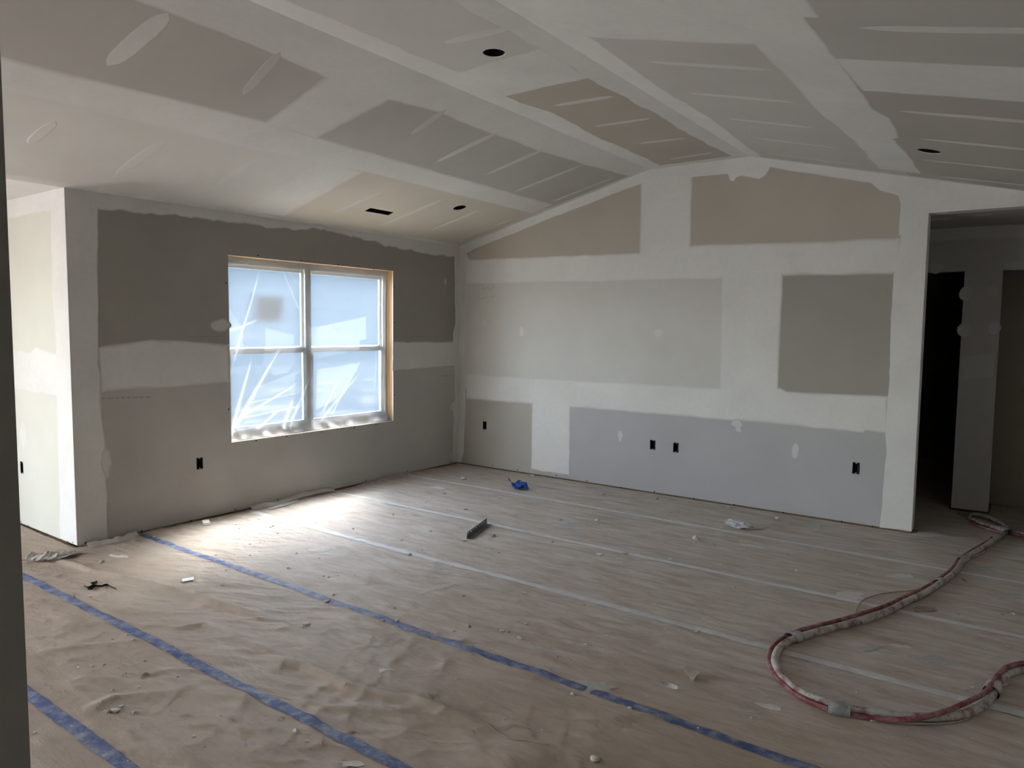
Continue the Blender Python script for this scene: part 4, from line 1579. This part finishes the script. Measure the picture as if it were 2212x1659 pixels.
def slab(name, pts, thick, mat, z_off=.001, curl=None):
    """thin flat scrap from floor pixels"""
    P = [fpt(*p) for p in pts]
    cx = sum(p.x for p in P) / len(P)
    cy = sum(p.y for p in P) / len(P)
    zb = max(ph(p.x, p.y) for p in P) + z_off
    n = len(P)
    cu = curl or [0] * n
    V = [(p.x - cx, p.y - cy, cu[i]) for i, p in enumerate(P)] + [(p.x - cx, p.y - cy, cu[i] + thick) for i, p in enumerate(P)]
    F = [tuple(range(n - 1, -1, -1)), tuple(range(n, 2 * n))] + [(i, (i + 1) % n, n + (i + 1) % n, n + i) for i in range(n)]
    o = pydata(name, V, F, mat)
    o.location = (cx, cy, zb)
    return o


tag(slab('white_card', [(393, 1258), (419, 1253), (419, 1259.5), (394, 1264)], .0012, MAT['card'], .003), 'small white card lying flat on the wrinkled paper between blue tape lines', 'card')
tag(slab('paper_scrap', [(1750, 1134), (1771, 1135), (1772, 1150), (1752, 1149)], .003, MAT['greypaper'], .002), 'grey rectangular paper scrap lying by the foot of the far wall', 'scrap')
o = slab('drywall_block', [(436, 1134), (451, 1132), (454, 1138), (440, 1140)], .022, MAT['gypsum'], .001)
tag(o, 'small white drywall block at the foot of the window wall', 'drywall scrap')


def curled(name, a_px, b_px, w, mat, lift, lab, cat, bow=.02, n=9, thick=.0016, pointed=True):
    a, b = fpt(*a_px), fpt(*b_px)
    a.z = b.z = 0
    d = b - a
    L = d.length
    t = d.normalized()
    s = Vector((-t.y, t.x, 0))
    c = (a + b) / 2
    zb = ph(c.x, c.y)
    V, F = [], []
    for i in range(n):
        q = i / (n - 1)
        ww = w / 2 * (math.sin(math.pi * min(max(q, .06), .94)) ** .7 if pointed else 1)
        h = lift * (2 * q - 1) ** 2
        for sg in (-1, 1):
            p = t * ((q - .5) * L) + s * (sg * ww + bow * math.sin(math.pi * q))
            V += [(p.x, p.y, .002 + h + (bow if sg > 0 else 0)), (p.x, p.y, .002 + h + (bow if sg > 0 else 0) + thick)]
    for i in range(n - 1):
        b0, b1 = 4 * i, 4 * i + 4
        F += [(b0, b1, b1 + 2, b0 + 2), (b0 + 1, b0 + 3, b1 + 3, b1 + 1), (b0, b0 + 1, b1 + 1, b1), (b0 + 2, b1 + 2, b1 + 3, b0 + 3)]
    F += [(0, 2, 3, 1), (4 * n - 4, 4 * n - 3, 4 * n - 1, 4 * n - 2)]
    o = pydata(name, V, F, mat, None, False)
    o.location = (c.x, c.y, zb)
    return tag(o, lab, cat)


curled('paper_curl', (926, 1525), (942, 1514), .028, MAT['chip_grey'], .012, 'pale curled leaf-shaped chip on the wrinkled paper between the two blue tape lines', 'scrap', .010)
curled('torn_paper', (1480, 1456), (1500, 1479), .045, MAT['craft'], .006, 'torn brown paper scrap with a white edge standing up beside the blue tape line', 'scrap', .022)
curled('paper_curl', (1425, 1487), (1462, 1500), .012, MAT['chip_grey'], .010, 'thin pale curled paper sliver next to the torn brown scrap', 'scrap', .014)
curled('torn_paper', (1975, 1322), (2022, 1321), .06, MAT['craft'], .006, 'torn brown paper piece lying against the hose bundle', 'scrap', .010)
curled('torn_paper', (580, 1104), (645, 1086), .03, MAT['masking'], .006, 'pale torn paper strip at the foot of the window wall under the window', 'scrap', .012)
curled('torn_paper', (2094, 1116), (2068, 1112), .03, MAT['strap'], .004, 'dark torn strip on the hallway floor beside the coiled hose', 'scrap', .006)
# dark straps
c = fpt(212, 1272)
st = empty('strap_scrap', (c.x, c.y, ph(c.x, c.y)))
sinv = Matrix.Translation(Vector(st.location)).inverted()
for pts in ([(190, 1277), (200, 1272), (209, 1266), (211, 1262), (205, 1262), (197, 1266)], [(182, 1272), (192, 1271), (204, 1269)], [(204, 1271), (222, 1268), (232, 1268), (240, 1273), (252, 1275)]):
    Q = smooth_path([fpt(p[0], p[1], .018 if i % 3 == 1 else .008) for i, p in enumerate(pts)], 4)
    V, F = [], []
    for q in Q:
        zz = ph(q.x, q.y)
        V += [(q.x, q.y, zz + .003), (q.x + .003, q.y - .004, zz + .003 + .014)]
    for i in range(len(Q) - 1):
        F.append((2 * i, 2 * i + 2, 2 * i + 3, 2 * i + 1))
    o = pydata('strap_piece', V, F, MAT['strap'], st, True)
    o.matrix_parent_inverse = sinv
tag(st, 'tangle of dark strapping scraps beside the middle blue tape line', 'strap')

# clear plastic scrap
c = fpt(1595, 1140)
o = crumple('plastic_scrap', 3, (.12, .07, .03), MAT['scrap_plastic'], None, 8)
floor_z(o, c.x, c.y)
tag(o, 'crumpled clear plastic scrap near the foot of the far wall', 'plastic scrap')
# crumpled masking paper at the outside corner
V, F = [], []
nA, nB = 26, 7
pa, pb = fpt(70, 1212), fpt(163, 1206)
for i in range(nA):
    for j in range(nB):
        q, s = i / (nA - 1), j / (nB - 1) - .5
        p = pa.lerp(pb, q)
        d = Vector((.35, -.9, 0)).normalized() * (s * .17)
        h = .012 + .035 * (1 - abs(2 * s)) * float(vn(i * .45, j * .8, 52)) + .018 * float(vn(i * 1.1, j * 1.3, 53))
        V.append((p.x + d.x, p.y + d.y, h + .006))
for i in range(nA - 1):
    for j in range(nB - 1):
        F.append((i * nB + j, (i + 1) * nB + j, (i + 1) * nB + j + 1, i * nB + j + 1))
tag(pydata('masking_paper', V, F, MAT['masking'], None, False), 'crumpled dusty masking paper at the outside corner of the window wall', 'paper')
# wall-foot paper edge
for pxs, lab in (([(190, 1188), (225, 1180), (262, 1172), (297, 1161)], 'pale curled paper edge along the foot of the window wall by the outside corner'),
                 ([(540, 1103), (600, 1092), (660, 1075), (715, 1062)], 'pale curled paper edge along the foot of the window wall under the window')):
    Q = smooth_path([fpt(p[0], p[1]) for p in pxs], 8)
    V, F = [], []
    for i, q in enumerate(Q):
        w = .012 + .02 * float(vn(i * .4, 2, 54))
        zz = ph(q.x, q.y)
        x_ = max(q.x, .04)
        V += [(x_ + .02, q.y, zz + .003), (x_ - .005, q.y, zz + .01 + w * .5), (x_ - .022, q.y, zz + .006 + w)]
    for i in range(len(Q) - 1):
        for j in range(2):
            F.append((3 * i + j, 3 * i + 3 + j, 3 * i + 4 + j, 3 * i + 1 + j))
    tag(pydata('paper_edge', V, F, MAT['masking'], None, True), lab, 'paper')

# thin twine on the paper
Q = smooth_path([fpt(p[0], p[1], .004) for p in ((1053, 1574), (1075, 1588), (1105, 1602), (1140, 1608), (1185, 1618))], 6)
mb = MB()
mb.tube([(q.x, q.y, ph(q.x, q.y) + .003) for q in Q], .0022, 6)
tag(mb.build('twine', MAT['cord'], None, True), 'thin pale piece of twine lying along the wrinkled paper', 'twine')

# round dollop
c = fpt(1285, 1649)
bm = bmesh.new()
bmesh.ops.create_uvsphere(bm, u_segments=16, v_segments=8, radius=1)
for v in bm.verts:
    k = 1 + .10 * math.sin(3 * math.atan2(v.co.y, v.co.x))
    v.co = Vector((v.co.x * .019 * k, v.co.y * .017 * k, v.co.z * .006))
me = bpy.data.meshes.new('compound_dollop')
bm.to_mesh(me)
bm.free()
o = link_mesh('compound_dollop', me, MAT['chip'], None, True)
floor_z(o, c.x, c.y)
tag(o, 'round flat dollop of dried white compound on the paper', 'compound dollop')

# where a crumb or splatter lies, told by the nearest thing one can find
LAND = [(fpt(1030, 1150), 'beside the galvanised metal angle'), (fpt(1122, 1058), 'around the blue tape wad'), (fpt(405, 1258), 'around the white card'), (fpt(215, 1270), 'near the dark straps'),
        (fpt(560, 1120), 'under the window'), (fpt(800, 1045), 'at the foot of the window wall'), (fpt(1490, 1465), 'near the torn brown scrap'), (fpt(935, 1520), 'near the leaf-shaped chip'),
        (fpt(1850, 1440), 'inside the bend of the hose'), (fpt(1665, 1530), 'outside the bend of the hose'), (fpt(2000, 1165), 'in front of the hallway opening'), (fpt(1595, 1140), 'near the clear plastic scrap'),
        (fpt(1450, 1085), 'along the foot of the far wall'), (fpt(1290, 1490), 'where dust breaks the blue tape'), (fpt(1450, 1250), 'between the pale tape strips'), (fpt(2120, 1260), 'beside the straight run of hose'),
        (fpt(250, 1545), 'beside the kitchen-side blue tape'), (fpt(620, 1400), 'between the blue tape strips'), (fpt(1080, 1370), 'on wrinkles beside the pale tape'), (fpt(760, 1200), 'on the sunlit strip'),
        (fpt(1130, 1580), 'beside the twine'), (fpt(1285, 1640), 'near the round dollop')]


def where(p):
    return min(LAND, key=lambda q: (q[0].x - p.x) ** 2 + (q[0].y - p.y) ** 2)[1]


# flat splatters of dried compound and spilled dust
SPL = [(1665, 1530, .05, .03), (1655, 1503, .025, .03), (1625, 1541, .045, .018), (1834, 1290, .10, .06), (1790, 1233, .05, .02), (1843, 1224, .04, .02), (1945, 1246, .09, .04), (1990, 1251, .05, .03),
       (1290, 1488, .10, .045), (255, 1206, .09, .03), (1675, 1375, .05, .025), (1880, 1403, .07, .03), (1945, 1399, .05, .02), (2020, 1430, .10, .05), (949, 1233, .035, .015), (832, 1457, .04, .02),
       (820, 1398, .05, .03), (1245, 1155, .05, .03), (2000, 1155, .14, .06), (2030, 1172, .12, .05), (1960, 1168, .10, .04), (945, 1055, .10, .05), (1290, 1096, .06, .03), (1170, 1404, .05, .025), (700, 1190, .10, .05),
       (1240, 1135, .12, .07), (1430, 1155, .08, .04), (1620, 1180, .12, .03), (2120, 1230, .12, .06), (2170, 1290, .12, .06), (760, 1657, .05, .02), (1345, 1180, .07, .03), (1560, 1075, .06, .03)]
for k, (px_, py_, rx_, ry_) in enumerate(SPL):
    c = fpt(px_, py_)
    rs = random.Random(100 + k)
    V, F = [(0, 0, .0022)], []
    n = 30
    ro = rs.uniform(.2, 1.0)
    for i in range(n):
        a = 2 * math.pi * i / n
        k_ = .45 + .8 * float(vn(2.2 * math.cos(a) + 9 + k * 3.7, 2.2 * math.sin(a) + 9, 55)) + .12 * rs.random()
        x, y = rx_ * k_ * math.cos(a), ry_ * k_ * math.sin(a)
        V.append((x * math.cos(ro) - y * math.sin(ro), x * math.sin(ro) + y * math.cos(ro), 0))
    V2 = []
    for (x, y, z) in V:
        V2.append((x, y, ph(c.x + x, c.y + y) + .0022 + z))
    F = [(0, 1 + i, 1 + (i + 1) % n) for i in range(n)]
    zc = V2[0][2]
    o = pydata('compound_splatter', [(a, b, z - zc) for a, b, z in V2], F, MAT['chip_grey'] if k % 3 else MAT['chip'], None, True)
    o.location = (c.x, c.y, zc)
    tag(o, 'flat pale dried compound splatter on paper, ' + where(c), 'compound splatter', 'splatters of dried compound on the floor paper')

# chips and crumbs
PROTO = []
for k in range(7):
    rs = random.Random(200 + k)
    bm = bmesh.new()
    bmesh.ops.create_icosphere(bm, subdivisions=1, radius=1)
    for v in bm.verts:
        q = .6 + .6 * rs.random()
        v.co = Vector((v.co.x * q, v.co.y * q * .7, v.co.z * q * .45))
    me = bpy.data.meshes.new('drywall_chip')
    bm.to_mesh(me)
    bm.free()
    me.materials.append(MAT['chip'] if k % 2 else MAT['chip_grey'])
    PROTO.append(me)
CH = [(220, 1220, 9), (198, 1444, 6), (225, 1442, 5), (169, 1449, 4), (272, 1462, 3), (263, 1464, 3), (312, 1434, 5), (314, 1465, 9), (250, 1543, 11), (234, 1547, 8), (263, 1536, 6), (288, 1546, 7), (228, 1545, 5), (220, 1530, 4),
      (140, 1499, 3), (419, 1601, 6), (384, 1468, 4), (300, 1490, 4), (356, 1415, 4), (288, 1393, 5), (276, 1378, 3), (193, 1340, 3), (195, 1294, 5), (155, 1576, 5), (75, 1594, 4), (277, 1653, 5), (334, 1165, 5), (160, 1295, 4),
      (622, 1232, 5), (662, 1357, 12), (708, 1303, 9), (884, 1202, 9), (826, 1346, 8), (858, 1346, 7), (852, 1318, 6), (1001, 1292, 8), (1132, 1286, 8), (1012, 1356, 10), (1085, 1368, 9), (1098, 1370, 8), (1122, 1383, 9), (1118, 1347, 5),
      (1126, 1352, 5), (1136, 1354, 5), (1262, 1312, 6), (1265, 1398, 6), (1203, 1427, 6), (1237, 1505, 7), (1172, 1359, 4), (1204, 1343, 5), (1110, 1495, 4), (1354, 1268, 6), (1295, 1201, 9), (1352, 1199, 9), (1448, 1211, 8), (1502, 1167, 14),
      (1505, 1368, 9), (1310, 1378, 4), (1340, 1510, 4), (1360, 1537, 8), (1595, 1523, 4), (1622, 1556, 4), (1180, 1587, 4), (1140, 1580, 4), (1170, 1583, 4), (1180, 1632, 5), (745, 1495, 5), (760, 1588, 10), (640, 1591, 10), (790, 1537, 4),
      (1020, 1420, 5), (1070, 1520, 4), (1046, 1530, 4), (1090, 1560, 5), (1140, 1572, 4), (640, 1200, 4), (700, 1250, 5), (710, 1252, 4), (720, 1290, 5), (590, 1140, 5), (1004, 1170, 6), (1065, 1162, 10), (1000, 1037, 10), (960, 1068, 7),
      (1005, 1102, 9), (1080, 1078, 8), (1300, 1070, 9), (1345, 1080, 7), (1418, 1080, 9), (1290, 1127, 8), (1210, 1126, 8), (1135, 1025, 10), (1150, 1030, 8), (1575, 1098, 10), (1680, 1122, 9), (2165, 1330, 7), (1720, 1235, 6), (2180, 1400, 6),
      (1700, 1200, 8), (1780, 1190, 7), (2085, 1255, 8), (1850, 1500, 5), (1780, 1490, 4), (2190, 1330, 8), (540, 1205, 4), (480, 1270, 4), (930, 1150, 5), (1480, 1300, 5), (1520, 1340, 5), (1560, 1280, 5)]
rs = random.Random(31)
for i in range(130):
    CH.append((rs.uniform(80, 2200), rs.choice([rs.uniform(1080, 1250), rs.uniform(1150, 1650)]), rs.uniform(2.2, 5)))
for k, (px_, py_, s) in enumerate(CH):
    p = fpt(px_, py_)
    if not (p.x > .06 and p.x < 5.4 and p.y < -.06 and p.y > -5.9):
        continue
    dist = (p - CAM).length
    r = s * .8 * dist / FPX
    o = bpy.data.objects.new('drywall_chip', PROTO[k % 7])
    COL.objects.link(o)
    o.location = (p.x, p.y, ph(p.x, p.y) + r * .28)
    o.rotation_euler = (0, 0, rs.uniform(0, 6.28))
    o.scale = (r * rs.uniform(.8, 1.4), r * rs.uniform(.7, 1.2), r * rs.uniform(.7, 1.2))
    tag(o, 'small pale drywall crumb on floor paper, ' + where(p), 'drywall crumb', 'drywall crumbs scattered over the floor paper')
